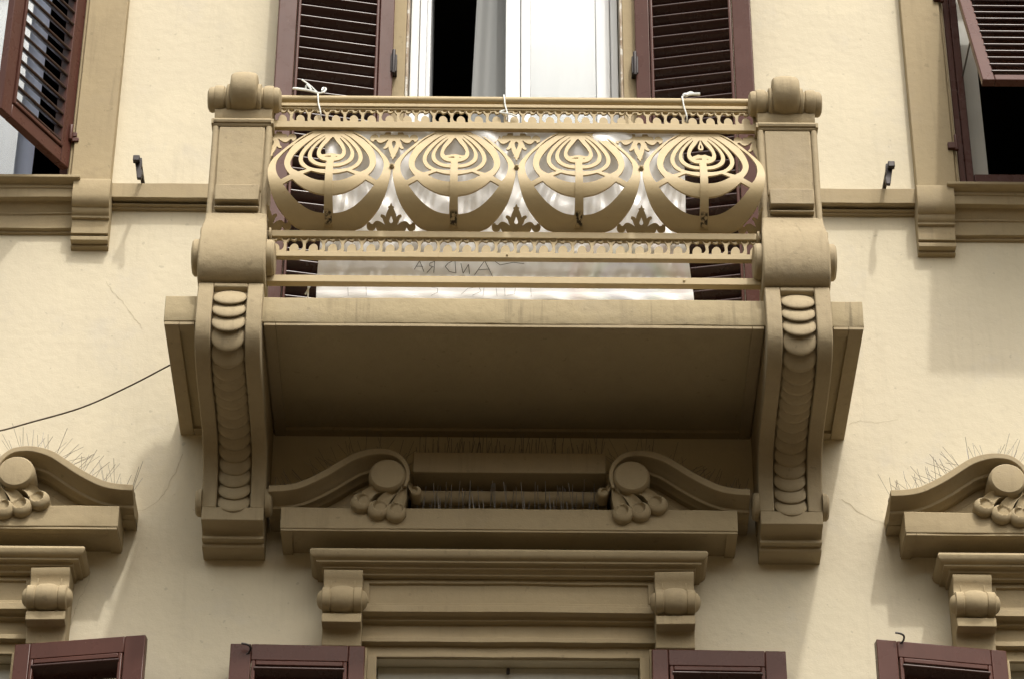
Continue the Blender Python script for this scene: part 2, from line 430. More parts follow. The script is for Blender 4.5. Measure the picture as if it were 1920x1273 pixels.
PITCH = 2.56; LX = -0.013; LOWC = {-1: -2.56, 0: 0.0, 1: 2.582}
def wall_mesh():
    mb = MB()
    xs = sorted({-8.0, 8.0, -0.50, 0.50} | {c + s * 0.53 for c in (-PITCH, PITCH) for s in (-1, 1)} | {LX + c + s * 0.537 for c in LOWC.values() for s in (-1, 1)})
    zs = [-8.75, -3.2, -1.086, 0.138, 1.27, 3.4, 5.5]
    def hole(x, z):
        if -3.2 < z < -1.086 and any(abs(x - LX - c) < 0.537 for c in LOWC.values()): return True
        if 0.138 < z < 3.4 and abs(x) < 0.50: return True
        if 1.27 < z < 3.4 and any(abs(x - c) < 0.53 for c in (-PITCH, PITCH)): return True
        return False
    H = {}
    for i in range(len(xs) - 1):
        for j in range(len(zs) - 1):
            H[i, j] = hole((xs[i] + xs[i + 1]) / 2, (zs[j] + zs[j + 1]) / 2)
    D = 0.26
    for (i, j), h in H.items():
        x0, x1, z0, z1 = xs[i], xs[i + 1], zs[j], zs[j + 1]
        if not h: mb.add([(x0, 0, z0), (x1, 0, z0), (x1, 0, z1), (x0, 0, z1)], [(0, 1, 2, 3)])
        else:
            if not H.get((i - 1, j), False): mb.add([(x0, 0, z0), (x0, D, z0), (x0, D, z1), (x0, 0, z1)], [(0, 1, 2, 3)])
            if not H.get((i + 1, j), False): mb.add([(x1, 0, z0), (x1, 0, z1), (x1, D, z1), (x1, D, z0)], [(0, 1, 2, 3)])
            if not H.get((i, j - 1), False): mb.add([(x0, 0, z0), (x1, 0, z0), (x1, D, z0), (x0, D, z0)], [(0, 1, 2, 3)])
            if not H.get((i, j + 1), False): mb.add([(x0, 0, z1), (x0, D, z1), (x1, D, z1), (x1, 0, z1)], [(0, 1, 2, 3)])
    return mb
facade = thing('facade_wall', (0, 0, -8.75), 'cream stuccoed house facade behind the balcony', 'wall')
wall_mesh().build('wall_face', 'wall', facade)
STR = [(-0.02, 1.325), (0.0, 1.322), (0.066, 1.302), (0.066, 1.222), (0.008, 1.224), (0.008, 1.212), (0.034, 1.211), (0.034, 1.204), (0.018, 1.203), (0.018, 1.194), (0.0, 1.191), (-0.02, 1.191)]
for s in (-1, 1):
    mb = MB(); mb.prof(STR, *sorted((s * 0.62, s * 1.83))); mb.build('string_course', 'trim', facade, 0.0018)
def crack(pts, o=0.0012, w=0.0009):
    mb = MB(); P = crom([(x + random.uniform(-.004, .004), z) for x, z in pts], 5)
    P = [(x + random.uniform(-.004, .004), z + random.uniform(-.004, .004)) for x, z in P]
    n = len(P)
    for i in range(n - 1):
        wa = w * random.uniform(.4, 1); (x0, z0), (x1, z1) = P[i], P[i + 1]
        d = Vector((x1 - x0, z1 - z0)); d.normalize(); nx, nz = -d.y * wa, d.x * wa
        mb.add([(x0 - nx, -o, z0 - nz), (x1 - nx, -o, z1 - nz), (x1 + nx, -o, z1 + nz), (x0 + nx, -o, z0 + nz)], [(0, 1, 2, 3)])
    return mb
for c in ([(-1.402, -0.10), (-1.42, -0.16), (-1.449, -0.23), (-1.47, -0.30), (-1.53, -0.366), (-1.618, -0.393)],
          [(1.444, 0.077), (1.50, 0.094), (1.583, 0.088), (1.66, 0.10)],
          [(1.40, -0.30), (1.47, -0.37), (1.54, -0.41), (1.63, -0.45)],
          [(-1.75, -0.68), (-1.77, -0.76), (-1.80, -0.84), (-1.82, -0.95), (-1.85, -1.03)],
          [(1.86, -0.33), (1.78, -0.29), (1.70, -0.27)], [(-1.80, 0.80), (-1.77, 0.74), (-1.72, 0.68), (-1.665, 0.60), (-1.62, 0.545)]):
    crack(c).build('crack', 'crack', facade)

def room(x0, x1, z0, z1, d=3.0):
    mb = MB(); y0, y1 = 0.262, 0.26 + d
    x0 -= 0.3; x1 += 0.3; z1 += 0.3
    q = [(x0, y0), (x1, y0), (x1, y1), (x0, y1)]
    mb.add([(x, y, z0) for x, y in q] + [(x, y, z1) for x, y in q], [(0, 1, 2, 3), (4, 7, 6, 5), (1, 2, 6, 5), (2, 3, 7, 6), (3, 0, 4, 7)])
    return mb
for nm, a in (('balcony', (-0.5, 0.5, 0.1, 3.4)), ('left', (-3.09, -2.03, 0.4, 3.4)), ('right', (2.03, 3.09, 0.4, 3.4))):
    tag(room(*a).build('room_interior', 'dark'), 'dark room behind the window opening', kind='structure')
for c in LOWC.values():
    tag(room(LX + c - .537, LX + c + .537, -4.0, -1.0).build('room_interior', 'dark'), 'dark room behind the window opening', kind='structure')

# unseen house behind the camera, added for its warm bounce light
opp = thing('added_facing_house', (0, -15, -8.75), 'unseen ochre stuccoed house added across the street for warm bounce light', 'house')
MB().box(-60, 60, 15.0, 25.0, -8.749, 3.4).build('wall', 'ochre', opp)
mb = MB(); mb.prof([(14.2, 3.4), (14.2, 3.55), (20, 5.6), (25.8, 3.55), (25.8, 3.4)], -60.5, 60.5); mb.build('roof', 'brown', opp)
mb = MB()
for i in range(-9, 10):
    for z in (-7.4, -3.9, -0.4): mb.box(i * 3.1 - .55, i * 3.1 + .55, 14.985, 15.05, z, z + 2.0)
tag(mb.build('window', 'dark', opp), kind='stuff')

# ------------------------------------------------------------------ louvred shutters
SLAT = {}
def slat_mesh(length, width, thick=0.014):
    k = (round(length, 3), round(width, 3))
    if k not in SLAT:
        mb = MB(); ca = math.cos(math.radians(42)); sa = math.sin(math.radians(42)); n = 6
        sec = []; rr = thick / 2
        for sgn in (1, -1):
            for q in range(6):
                th = -PI / 2 + PI * q / 5
                u, v = sgn * (width / 2 - rr + rr * math.cos(th)), sgn * rr * math.sin(th)
                sec.append((u * ca - v * sa, u * sa + v * ca))      # outer edge (-Y) low
        m = len(sec)
        vs = [(-length / 2, y, z) for y, z in sec] + [(length / 2, y, z) for y, z in sec]
        fs = [(i, (i + 1) % m, m + (i + 1) % m, m + i) for i in range(m)] + [tuple(range(m))[::-1], tuple(range(m, 2 * m))]
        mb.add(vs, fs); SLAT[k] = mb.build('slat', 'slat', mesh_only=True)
    return SLAT[k]
def shutter(parent, hinge, sx, w, h, pitch, slat_w, angle, stile=(0.07, 0.02, 0.02, 0.06), rails=(0.07, 0.02), tilt=0, z_mid=None, bolt=False, label=None):
    """leaf in its own axes: x from hinge to free edge (times sx), -Y = outer face when shut, z up"""
    a, b, c, d = stile; t = 0.038
    mb = MB()
    def bx(x0, x1, y0, y1, z0, z1):
        X = sorted((sx * x0, sx * x1)); mb.box(X[0], X[1], -y1, -y0, z0, z1)
    bx(0, a, -t / 2, t / 2, 0, h); bx(w - d, w, -t / 2, t / 2, 0, h)
    bx(a + .001, w - d - .001, -t / 2, t / 2, 0, rails[0]); bx(a + .001, w - d - .001, -t / 2, t / 2, h - rails[0], h)
    zm = [(rails[0], h - rails[0])] if z_mid is None else [(rails[0], z_mid - .04), (z_mid + .04, h - rails[0])]
    if z_mid is not None: bx(a + .001, w - d - .001, -t / 2, t / 2, z_mid - .04, z_mid + .04)
    g_ = 0.004; t2 = 0.027
    for z0, z1 in zm:                     # inner frame of the tilting panel, proud of the leaf on both faces
        bx(a + g_, a + b, -t2, t2, z0 + g_, z1 - g_); bx(w - d - c, w - d - g_, -t2, t2, z0 + g_, z1 - g_)
        bx(a + b + .001, w - d - c - .001, -t2, t2, z0 + g_, z0 + rails[1]); bx(a + b + .001, w - d - c - .001, -t2, t2, z1 - rails[1], z1 - g_)
    me = mb.build('shutter', 'brown', mesh_only=True)
    o = inst(me, 'shutter', parent, hinge, (0, 0, angle))
    bv = o.modifiers.new('bevel', 'BEVEL'); bv.width = 0.004; bv.segments = 2; bv.limit_method = 'ANGLE'
    ORG[o.name] = Vector((0, 0, 0))
    if label: o['label'] = label
    L = w - a - b - c - d
    sm = slat_mesh(L + .01, slat_w)
    for z0, z1 in zm:
        z = z1 - rails[1] - slat_w * .42
        while z > z0 + rails[1] + 0.01:
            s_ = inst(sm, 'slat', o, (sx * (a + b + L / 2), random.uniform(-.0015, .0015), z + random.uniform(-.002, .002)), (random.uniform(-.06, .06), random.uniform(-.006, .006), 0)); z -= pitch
    return o

# ------------------------------------------------------------------ balcony door
door = thing('french_window', (0, 0.0, 0.138), 'white framed balcony door with one leaf open onto a black room, between louvred shutters', 'window')
for s in (-1, 1):
    MB().box(*sorted((s * 0.507, s * 0.63)), -0.02, 0.03, 0.138, 3.4).build('architrave', 'trim', door, 0.004)
    mb = MB().box(*sorted((s * 0.4945, s * 0.506)), -0.10, 0.034, 0.14, 3.395).build('jamb_edge', 'wood', door, 0.003)
    mb['label'] = 'bare weathered wooden jamb edge with flaking paint'
FR = MB(); YI = -0.15
FR.box(-0.493, -0.452, YI - .06, YI, 0.14, 3.39); FR.box(-0.450, -0.418, YI - .06, YI + .012, 0.14, 3.39)
FR.box(0.458, 0.493, YI - .06, YI, 0.14, 3.39); FR.box(-0.416, 0.456, YI - .06, YI, 3.3, 3.39)
FR.build('door_frame', 'white', door, 0.004)
LF = MB(); LF.box(-0.041, 0.030, YI - .055, YI - .004, 0.15, 3.28); LF.box(0.032, 0.078, YI - .055, YI + .012, 0.15, 3.28)
LF.box(0.388, 0.455, YI - .055, YI + .012, 0.15, 3.28); LF.box(0.0785, 0.3875, YI - .055, YI + .008, 0.15, 0.42); LF.box(0.0785, 0.3875, YI - .055, YI + .008, 3.2, 3.279)
lf = LF.build('door_leaf', 'white', door, 0.005)
MB().box(0.079, 0.387, YI - .03, YI - .025, 0.421, 3.199).build('pane', 'glass', lf)
# the other leaf, swung into the room
LO = MB(); LO.box(-0.44, -0.40, -0.78, -0.235, 0.15, 3.28)
LO.build('door_leaf', 'white', door, 0.004)
ang = math.radians(180 - 11)
shutter(door, (-0.567, -0.05, 0.17), 1, 0.545, 3.2, 0.064, 0.060, -ang, (0.068, 0.018, 0.018, 0.086), (0.09, 0.022), z_mid=None)
shutter(door, (0.567, -0.05, 0.17), -1, 0.545, 3.2, 0.064, 0.060, ang, (0.068, 0.018, 0.018, 0.086), (0.09, 0.022), z_mid=None)
for s in (-1, 1):
    mb = MB(); mb.box(*sorted((s * 0.545, s * 0.575)), 0.03, 0.075, 1.96, 2.06); mb.tube([(s * .56, -.082, 1.94), (s * .56, -.082, 2.08)], 0.009, 8)
    mb.build('hinge', 'metal', door, 0.002)

def cloth(x0, x1, z0, z1, o, folds, amp, mat, name, lean=0.0):
    mb = MB(); nx, nz = 60, 10
    vs = [(x0 + (x1 - x0) * i / nx + lean * (j / nz), -o + amp * math.sin(folds * 2 * PI * i / nx + .6 * math.sin(5 * i / nx)) * (0.6 + .4 * j / nz), z0 + (z1 - z0) * j / nz) for j in range(nz + 1) for i in range(nx + 1)]
    fs = [(j * (nx + 1) + i, j * (nx + 1) + i + 1, (j + 1) * (nx + 1) + i + 1, (j + 1) * (nx + 1) + i) for j in range(nz) for i in range(nx)]
    return mb.add(vs, fs).build(name, mat)
tag(cloth(-0.262, -0.01, 0.2, 3.3, -0.27, 2.5, 0.012, 'curtain_grey', 'curtain', lean=0.10), 'grey curtain hanging in the open leaf of the balcony door', 'curtain')
tag(cloth(0.05, 0.45, 0.2, 3.3, -0.235, 4, 0.006, 'curtain_white', 'curtain'), 'white curtain behind the glass of the closed balcony door leaf', 'curtain')

# ------------------------------------------------------------------ upper side windows
SILL = [(-0.02, 1.285), (0.13, 1.285), (0.15, 1.282), (0.15, 1.268), (0.14, 1.262), (0.11, 1.254), (0.108, 1.238), (0.102, 1.236), (0.102, 1.190), (0.022, 1.194), (0.022, 1.182), (0.054, 1.180), (0.05, 1.172), (0.042, 1.155), (0.042, 1.142), (0.034, 1.139), (0.034, 1.068), (0.015, 1.066), (0.015, 1.055), (0.0, 1.053), (-0.02, 1.053)]
CAP = [(-0.02, 1.315), (0.05, 1.300), (0.125, 1.278), (0.132, 1.262), (0.132, 1.186), (0.126, 1.160), (0.110, 1.140), (0.098, 1.136), (0.098, 1.128), (0.088, 1.112), (0.078, 1.106), (0.078, 1.095), (0.064, 1.092), (0.062, 1.020), (0.046, 1.018), (0.056, 1.006), (0.056, 0.988), (0.022, 0.986), (0.026, 0.980), (0.024, 0.972), (0.0, 0.968), (-0.02, 0.968)]
def upper_window(side):
    cx = side * PITCH
    lab = {-1: 'upper left window with its red brown shutter swung outward', 1: 'upper right window with closed shutter and tilted louvre flap'}[side]
    t = thing('window', (cx, 0, 1.27), lab, 'window', 'upper windows beside the balcony')
    for s in (-1, 1):
        xo, xi = cx + s * 0.737, cx + s * 0.555
        MB().box(*sorted((xi, xo)), -0.02, 0.05, 1.27, 3.6).build('pilaster', 'trim', t, 0.004)
        MB().box(*sorted((xi - s * .0012, cx + s * 0.538)), -0.02, 0.034, 1.28, 3.6).build('moulding', 'trim', t, 0.005)
        mb = MB(); mb.prof(CAP[::-1], *sorted((cx + s * 0.585, cx + s * 0.752))); mb.build('cap_block', 'trim', t, 0.0018)
    mb = MB(); mb.cornice(SILL[:6], cx - 0.575, cx + 0.575, 1.0); mb.prof(SILL[5:][::-1] , cx - 0.584, cx + 0.584)
    mb.build('sill', 'trim', t, 0.0018)
    return t
wl_ = upper_window(-1); wr_ = upper_window(1)
# left window: frame, glass, shutter ajar
mb = MB(); cx = -PITCH
mb.box(cx + .47, cx + .53, -0.2, -0.13, 1.27, 3.38); mb.box(cx - .53, cx - .47, -0.2, -0.13, 1.27, 3.38); mb.box(cx - .469, cx + .469, -0.2, -0.13, 1.27, 1.33)
mb.build('window_frame', 'brown', wl_, 0.004)
mb = MB(); mb.box(cx - .469, cx + .25, -0.176, -0.172, 1.331, 3.37); mb.build('pane', 'glass', wl_)
tag(cloth(-3.05, -2.235, 1.3, 3.35, -0.23, 7, 0.01, 'curtain_blue', 'curtain'), 'bluish white curtain behind the upper left window', 'curtain')
shutter(wl_, (-2.035, -0.03, 1.40), -1, 0.50, 2.0, 0.076, 0.062, math.radians(60), (0.062, 0.018, 0.018, 0.07), (0.075, 0.024), label='red brown louvred shutter standing ajar')
mb = MB(); mb.box(-2.04, -1.995, 0.03, 0.055, 1.575, 1.60); mb.tube([(-2.022, -.062, 1.55), (-2.022, -.062, 1.635)], 0.010, 8); mb.box(-2.02, -1.985, 0.04, 0.058, 1.545, 1.568)
mb.build('hinge', 'brown', wl_, 0.003)
MB().tube([(-2.068, -.085, 1.70), (-2.074, -.085, 1.97)], 0.005, 8).build('stay_rod', 'rod', wl_)
# right window: shutter frame, tilted flap, grey sash, dark glass
cx = PITCH
mb = MB(); mb.box(cx - .53, cx - .50, -0.05, 0.0, 1.28, 3.38); mb.box(cx - .498, cx - .462, -0.05, -0.004, 1.30, 3.38)
mb.box(cx - .461, cx + .434, -0.05, -0.004, 1.30, 1.445); mb.box(cx + .435, cx + .53, -0.05, 0.0, 1.28, 3.38); mb.box(cx - .434, cx + .434, -0.05, -0.004, 2.88, 2.96)
mb.build('shutter_frame', 'brown', wr_, 0.005)
mb = MB(); mb.box(cx - .44, cx - .365, -0.21, -0.15, 1.28, 3.38); mb.box(cx + .40, cx + .47, -0.21, -0.15, 1.28, 3.38); mb.build('window_frame', 'grey', wr_, 0.004)
mb = MB(); mb.box(cx - .405, cx - .37, -.70, -.215, 1.285, 1.36); mb.box(cx - .405, cx - .37, -.29, -.215, 1.361, 3.36); mb.box(cx - .405, cx - .37, -.70, -.63, 1.361, 3.36)
sash = mb.build('open_sash', 'grey', wr_, 0.003); MB().box(cx - .390, cx - .385, -.629, -.291, 1.361, 3.36).build('pane', 'glass', sash)
mb = MB(); Lf = 1.56; xw = 0.86
mb.box(0, 0.055, -0.018, 0.018, -Lf, 0); mb.box(xw - .055, xw, -0.018, 0.018, -Lf, 0); mb.box(.056, xw - .056, -0.018, 0.018, -Lf, -Lf + .05); mb.box(.056, xw - .056, -0.018, 0.018, -.05, 0)
fm = mb.build('louvre_flap', 'brown', mesh_only=True)
fl = inst(fm, 'louvre_flap', wr_, (cx - .512, -0.02, 2.862), (math.radians(-24), 0, 0))
fl['label'] = 'louvred flap pushed out at its foot'
bv = fl.modifiers.new('bevel', 'BEVEL'); bv.width = .004; bv.segments = 2; bv.limit_method = 'ANGLE'
ORG[fl.name] = Vector((0, 0, 0)); sm = slat_mesh(xw - .10, 0.062)
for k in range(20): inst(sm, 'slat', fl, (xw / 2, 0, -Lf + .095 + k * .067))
MB().tube([(2.093, -.0, 2.02), (2.075, -.40, 1.93)], 0.004, 6).build('stay_rod', 'wire', wr_)
for z in (1.56, 2.45):
    mb = MB(); mb.box(1.98, 2.03, 0.045, 0.066, z - .02, z + .015); mb.tube([(2.02, -.06, z - .03), (2.02, -.06, z + .06)], .010, 8); mb.build('hinge', 'brown', wr_, 0.003)

# ------------------------------------------------------------------ lower windows with broken scroll pediments
PATH = [(-0.999, -0.400), (-0.936, -0.396), (-0.879, -0.383), (-0.823, -0.355), (-0.767, -0.320), (-0.711, -0.279), (-0.655, -0.241), (-0.598, -0.220), (-0.540, -0.214), (-0.482, -0.226), (-0.441, -0.260), (-0.419, -0.304), (-0.415, -0.351), (-0.426, -0.400)]
DISC = (-0.508, -0.345); DR = 0.079
HEAD = [(0.09, -0.7585), (0.09, -0.778), (0.078, -0.782), (0.078, -0.868), (0.09, -0.872), (0.09, -0.886), (0.10, -0.888), (0.10, -0.918), (0.066, -0.919), (0.06, -0.926), (0.062, -0.938), (0.034, -0.940), (0.034, -1.004), (0.050, -1.009), (0.050, -1.030), (0.020, -1.033), (0.020, -1.084)]
BED = [(-0.02, -0.668), (0.17, -0.668), (0.188, -0.672), (0.194, -0.684), (0.191, -0.698), (0.180, -0.710), (0.167, -0.715), (0.167, -0.724), (0.146, -0.725), (0.142, -0.731), (0.142, -0.739), (0.128, -0.741), (0.116, -0.750), (0.116, -0.757), (0.09, -0.758), (-0.02, -0.758)]
def lower_window():
    t = thing('window', (LX, 0, -3.2), 'lower middle window with scrolled pediment in the shade under the balcony', 'window', 'lower windows with scroll pediments')
    X = lambda x: LX + x
    mb = MB(); mb.prof([(-.02, -.585), (.197, -.585), (.2, -.581), (.2, -.53), (.2, -.486), (.197, -.483), (-.02, -.483)], X(-.945), X(.945)); mb.build('lintel', 'trim', t, 0.004)
    mb = MB()
    for s in (-1, 1): mb.box(*sorted((X(s * .90), X(s * .942))), -0.02, 0.196, -0.5855, -0.594)
    mb.box(X(-.899), X(.899), 0.165, 0.196, -0.594, -0.5855); mb.build('lintel_edge', 'trim', t)
    mb = MB(); mb.cornice(BED, X(-.715), X(.715), 1.0); mb.build('bed_moulding', 'trim', t, 0.0012)
    mb = MB(); mb.prof([(-0.02, -0.7585)] + HEAD + [(-0.02, -1.084)], X(-.60), X(.60)); mb.build('frieze', 'trim', t, 0.0015)
    for s in (-1, 1):
        MB().box(*sorted((X(s * .574), X(s * .5985))), 0.0, 0.094, -0.8715, -0.7795).build('frieze_border', 'trim', t, 0.002)
    for s in (-1, 1):
        mb = MB(); mb.box(*sorted((X(s * .537), X(s * .575))), -0.02, 0.03, -3.2, -1.0855); mb.box(*sorted((X(s * .5755), X(s * .64))), -0.02, 0.045, -3.2, -1.0555)
        mb.build('architrave', 'trim', t, 0.003)
    # plinth block, torus and fillet between the scrolls
    mb = MB(); mb.box(X(-.405), X(.405), -0.02, 0.18, -0.295, -0.195); mb.build('plinth_block', 'trim', t, 0.004)
    mb = MB(); mb.lathe_x([(-.41, .034), (.41, .034)], LX, 0.09, -0.37, 20); mb.box(X(-.41), X(.41), -0.02, 0.09, -0.404, -0.336)
    mb.build('torus_moulding', 'trim', t)
    mb = MB(); mb.box(X(-.43), X(.43), -0.02, 0.13, -0.482, -0.452); mb.build('fillet', 'trim', t, 0.003)
    for s in (-1, 1):
        # raking scroll cornice: profile (inset n, o) swept along the curve
        P = crom(PATH, 5)
        prof = [(0.0, -0.02), (0.0, 0.235), (0.030, 0.235), (0.034, 0.215), (0.040, 0.195), (0.047, 0.178), (0.054, 0.168), (0.056, 0.160), (0.069, 0.160), (0.071, 0.130), (0.080, 0.118), (0.082, -0.02)]
        mb = MB(); n = len(P); m = len(prof); vs = []
        for i, p in enumerate(P):
            a = np.array(P[max(i - 1, 0)]); b = np.array(P[min(i + 1, n - 1)]); d = (b - a) / np.linalg.norm(b - a)
            nn = np.array([d[1], -d[0]])
            if i == 0: nn = np.array([0, -1.0])
            far = math.hypot(p[0] - DISC[0], p[1] - DISC[1]); kk = 1.0 if i < n * .5 else 1.0 - 0.6 * (i / n - .5) / .5
            for q, o in prof: vs.append((X(-s * (p[0] + nn[0] * q * kk)), -o, p[1] + nn[1] * q * kk))
        fs = [(i * m + k, i * m + (k + 1) % m, (i + 1) * m + (k + 1) % m, (i + 1) * m + k) for i in range(n - 1) for k in range(m)]
        fs += [tuple(range(m)), tuple((n - 1) * m + k for k in range(m))[::-1]]
        mb.add(vs, fs); rk = mb.build('raking_scroll', 'trim', t, 0.003)
        dx = X(-s * DISC[0])
        mb = MB(); mb.lathe_y([(0.0, DR), (0.215, DR), (0.235, DR - .003), (0.245, DR - .012), (0.249, DR * .55), (0.25, 0.004)], dx, DISC[1]); mb.build('rosette_disc', 'trim', rk)
        # leaf tongues under the disc: a hollow channel that runs into a rounded lobe with a curled lip
        for (x0, z0, xm, zm, x1, z1, r) in ((-0.470, -0.408, -0.56, -0.414, -0.614, -0.468, .043), (-0.450, -0.400, -0.50, -0.44, -0.543, -0.502, .044), (-0.436, -0.396, -0.446, -0.44, -0.470, -0.514, .044), (-0.420, -0.372, -0.407, -0.402, -0.388, -0.412, .023)):
            q = np.array(crom([(x0, z0), (xm, zm), (x1, z1)], 12)); tq = np.linspace(0, 1, len(q)); wq = r * (.26 + .50 * tq ** 1.2)
            dr = q[-4] - q[-1]; dr /= np.linalg.norm(dr)
            def parts(X_, Z_):
                d = np.sqrt((X_[..., None] - q[:, 0]) ** 2 + (Z_[..., None] - q[:, 1]) ** 2)
                k = (d - wq).argmin(-1); dt = np.take_along_axis(d, k[..., None], -1)[..., 0]; wt = wq[k]
                db = np.hypot(X_ - x1, Z_ - z1)
                cxh, czh = x1 + dr[0] * r * .36, z1 + dr[1] * r * .36
                px_, pz_ = X_ - cxh, Z_ - czh; al = px_ * dr[0] + pz_ * dr[1]; ac = -px_ * dr[1] + pz_ * dr[0]
                return dt, wt, db, np.sqrt((al / (.66 * r)) ** 2 + (ac / (.64 * r)) ** 2)
            xs = np.linspace(min(q[:, 0].min(), x1 - r) - .012, max(q[:, 0].max(), x1 + r) + .012, 46); zs = np.linspace(z1 - r - .006, q[:, 1].max() + .03, 46)
            XX, ZZ = np.meshgrid(xs, zs, indexing='ij'); dt, wt, db, e = parts(XX, ZZ)
            F = np.minimum(dt - wt, db - r)
            def mp(x, z):
                dt, wt, db, e = (float(v) for v in parts(np.array(x), np.array(z)))
                u = min(1, dt / wt); h = .010 + .016 * u * u
                if db < r:
                    m_ = min(1, max(0, (e - .82) / .22)); m_ = m_ * m_ * (3 - 2 * m_)
                    dome = .014 + .55 * r * math.sqrt(max(0, 1 - (db / r) ** 2))
                    h = m_ * dome + (1 - m_) * .009
                return (X(-s * x), -(.203 + h), z)
            mb = MB(); plate(mb, F, xs, zs, mp, .07); mb.build('leaf_tongue', 'trim', rk, angle=62)
        # tympanum under the curve with a raised inner triangle
        low = [(p[0], p[1] - .06) for p in crom(PATH[:9], 3) if p[1] - .06 > -0.482]
        out = [(X(-s * a_), b_) for a_, b_ in low] + [(X(-s * -.43), low[-1][1]), (X(-s * -.43), -0.4825), (X(-s * low[0][0]), -0.4825)]
        mb = MB(); mb.prism_y(out, -0.02, 0.085)
        tri = [(X(-s * a_), b_) for a_, b_ in ((-0.80, -0.4822), (-0.605, -0.352), (-0.585, -0.385), (-0.555, -0.4822))]
        mb.prism_y(tri, 0.08, 0.098); mb.build('tympanum', 'trim', t, 0.002)
        # console
        cxx = X(s * .679)
        K = [(0.0, -0.753), (0.155, -0.753), (0.155, -0.772), (0.146, -0.788), (0.138, -0.806), (0.138, -0.828), (0.15, -0.85), (0.15, -0.94), (0.140, -0.960), (0.164, -0.964), (0.164, -1.004), (0.112, -1.008), (0.10, -1.03), (0.096, -1.075), (0.06, -1.10), (0.0, -1.10)]
        mb = MB(); mb.prof(K, cxx - .080, cxx + .080)
        c = mb.build('console', 'trim', t, 0.003)
        mb = MB(); mb.lathe_x([(-.104, .008), (-.101, .022), (-.094, .034), (-.083, .041), (-.0815, .049), (-.079, .052), (-.050, .052), (-.046, .048), (-.043, .050), (-.025, .057), (0, .059), (.025, .057), (.043, .050), (.046, .048), (.050, .052), (.079, .052), (.0815, .049), (.083, .041), (.094, .034), (.101, .022), (.104, .008)], cxx, 0.155, -0.898, 24)
        mb.build('volute_roll', 'trim', c)
        for q in (-.048, .048): MB().box(cxx + q - .0025, cxx + q + .0025, 0.10, 0.1412, -0.85, -0.772).build('console_rib', 'trim', c)
    # window frame set back in the opening
    mb = MB(); mb.box(X(-.535), X(.535), -0.12, -0.062, -1.165, -1.0875); mb.box(X(-.535), X(.535), -0.12, -0.075, -1.22, -1.167)
    for s in (-1, 1): mb.box(*sorted((X(s * .48), X(s * .535))), -0.12, -0.066, -3.19, -1.222)
    wf = mb.build('window_frame', 'grey', t, 0.003)
    MB().box(X(-.479), X(.479), -0.106, -0.10, -3.19, -1.221).build('pane', 'glass', wf)
    MB().tube([(X(0), .05, -1.10), (X(0), .04, -1.125)], 0.008, 6).build('latch', 'metal', wf)
    st = (0.066, 0.02, 0.02, 0.085)
    shutter(t, (X(-.582), -0.085, -3.18), 1, 0.545, 2.098, 0.094, 0.085, -math.radians(178.5), st, (0.075, 0.026))
    shutter(t, (X(.582), -0.085, -3.18), -1, 0.545, 2.094, 0.094, 0.085, math.radians(181), st, (0.075, 0.026))
    return t
lw = lower_window()
def add_hook(win, hx, hz, o, sgn):
    mb = MB(); mb.tube([(hx + dx * sgn, -o - dy, hz + dz) for dx, dy, dz in crom([(-.003, .0, -.035), (.0, .005, -.012), (.015, .015, .0), (.018, .03, .012), (.006, .038, .020), (-.018, .04, .024)], 4)], 0.0042, 7)
    mb.box(hx - .012, hx + .012, o - .006, o + .002, hz - .07, hz - .01)
    h = mb.build('latch_hook', 'metal', win); return h
for c, lab in ((-1, 'lower left window whose scroll pediment is cut by the left picture edge'), (1, 'lower right window whose scroll pediment is cut by the right picture edge')):
    cp = copy_tree(lw); cp.location.x = LX + LOWC[c]; cp['label'] = lab
    ORG[cp.name] = Vector(cp.location)
    sh = [ch for ch in cp.children if ch.name.startswith('shutter')]
    for q in sh:
        left = q.location.x < 0
        q.rotation_euler.z = math.radians(-170.5 if left else 170.5); q.location.x += .02 if left else -.02
    if c == 1: add_hook(cp, 1.566, -1.085, 0.168, 1)
add_hook(lw, -1.075, -1.122, 0.107, 1)

# ------------------------------------------------------------------ the balcony
bal = thing('balcony', (0, 0, 0), 'ornate tan stone balcony on two scroll brackets with pierced iron railing', 'balcony')
mb = MB(); mb.prof([(-.02, .010), (.4, .010), (.825, .010), (.827, .014), (.827, .070), (.827, .132), (.824, .136), (-.02, .136)], -1.425, 1.425); sl_ = mb.build('slab', 'slab', bal, 0.006)
for a, b in ((-1.4225, -1.363), (1.363, 1.4225), (-1.018, -0.97), (0.97, 1.018)): MB().box(a, b, -0.02, 0.824, -0.004, 0.0115).build('soffit_border', 'stone', sl_, 0.002)
for a, b in ((-1.362, -1.30), (-0.969, 0.969), (1.30, 1.362)):
    for p, q in ((0.775, 0.824), (-0.02, 0.05)): MB().box(a, b, p, q, -0.004, 0.0115).build('soffit_border', 'stone', sl_, 0.002)
BR = crom([(.868, .175), (.880, .10), (.885, .02), (.880, -.05), (.855, -.105), (.80, -.150), (.72, -.178), (.62, -.192), (.51, -.202), (.41, -.214), (.33, -.234), (.27, -.268), (.232, -.318), (.212, -.38), (.205, -.44), (.203, -.49)], 4)
def inset(P, d):
    out = []
    for i, p in enumerate(P):
        a = np.array(P[max(i - 1, 0)]); b = np.array(P[min(i + 1, len(P) - 1)]); t_ = (b - a) / np.linalg.norm(b - a)
        out.append((p[0] + t_[1] * d, p[1] - t_[0] * d))
    return out
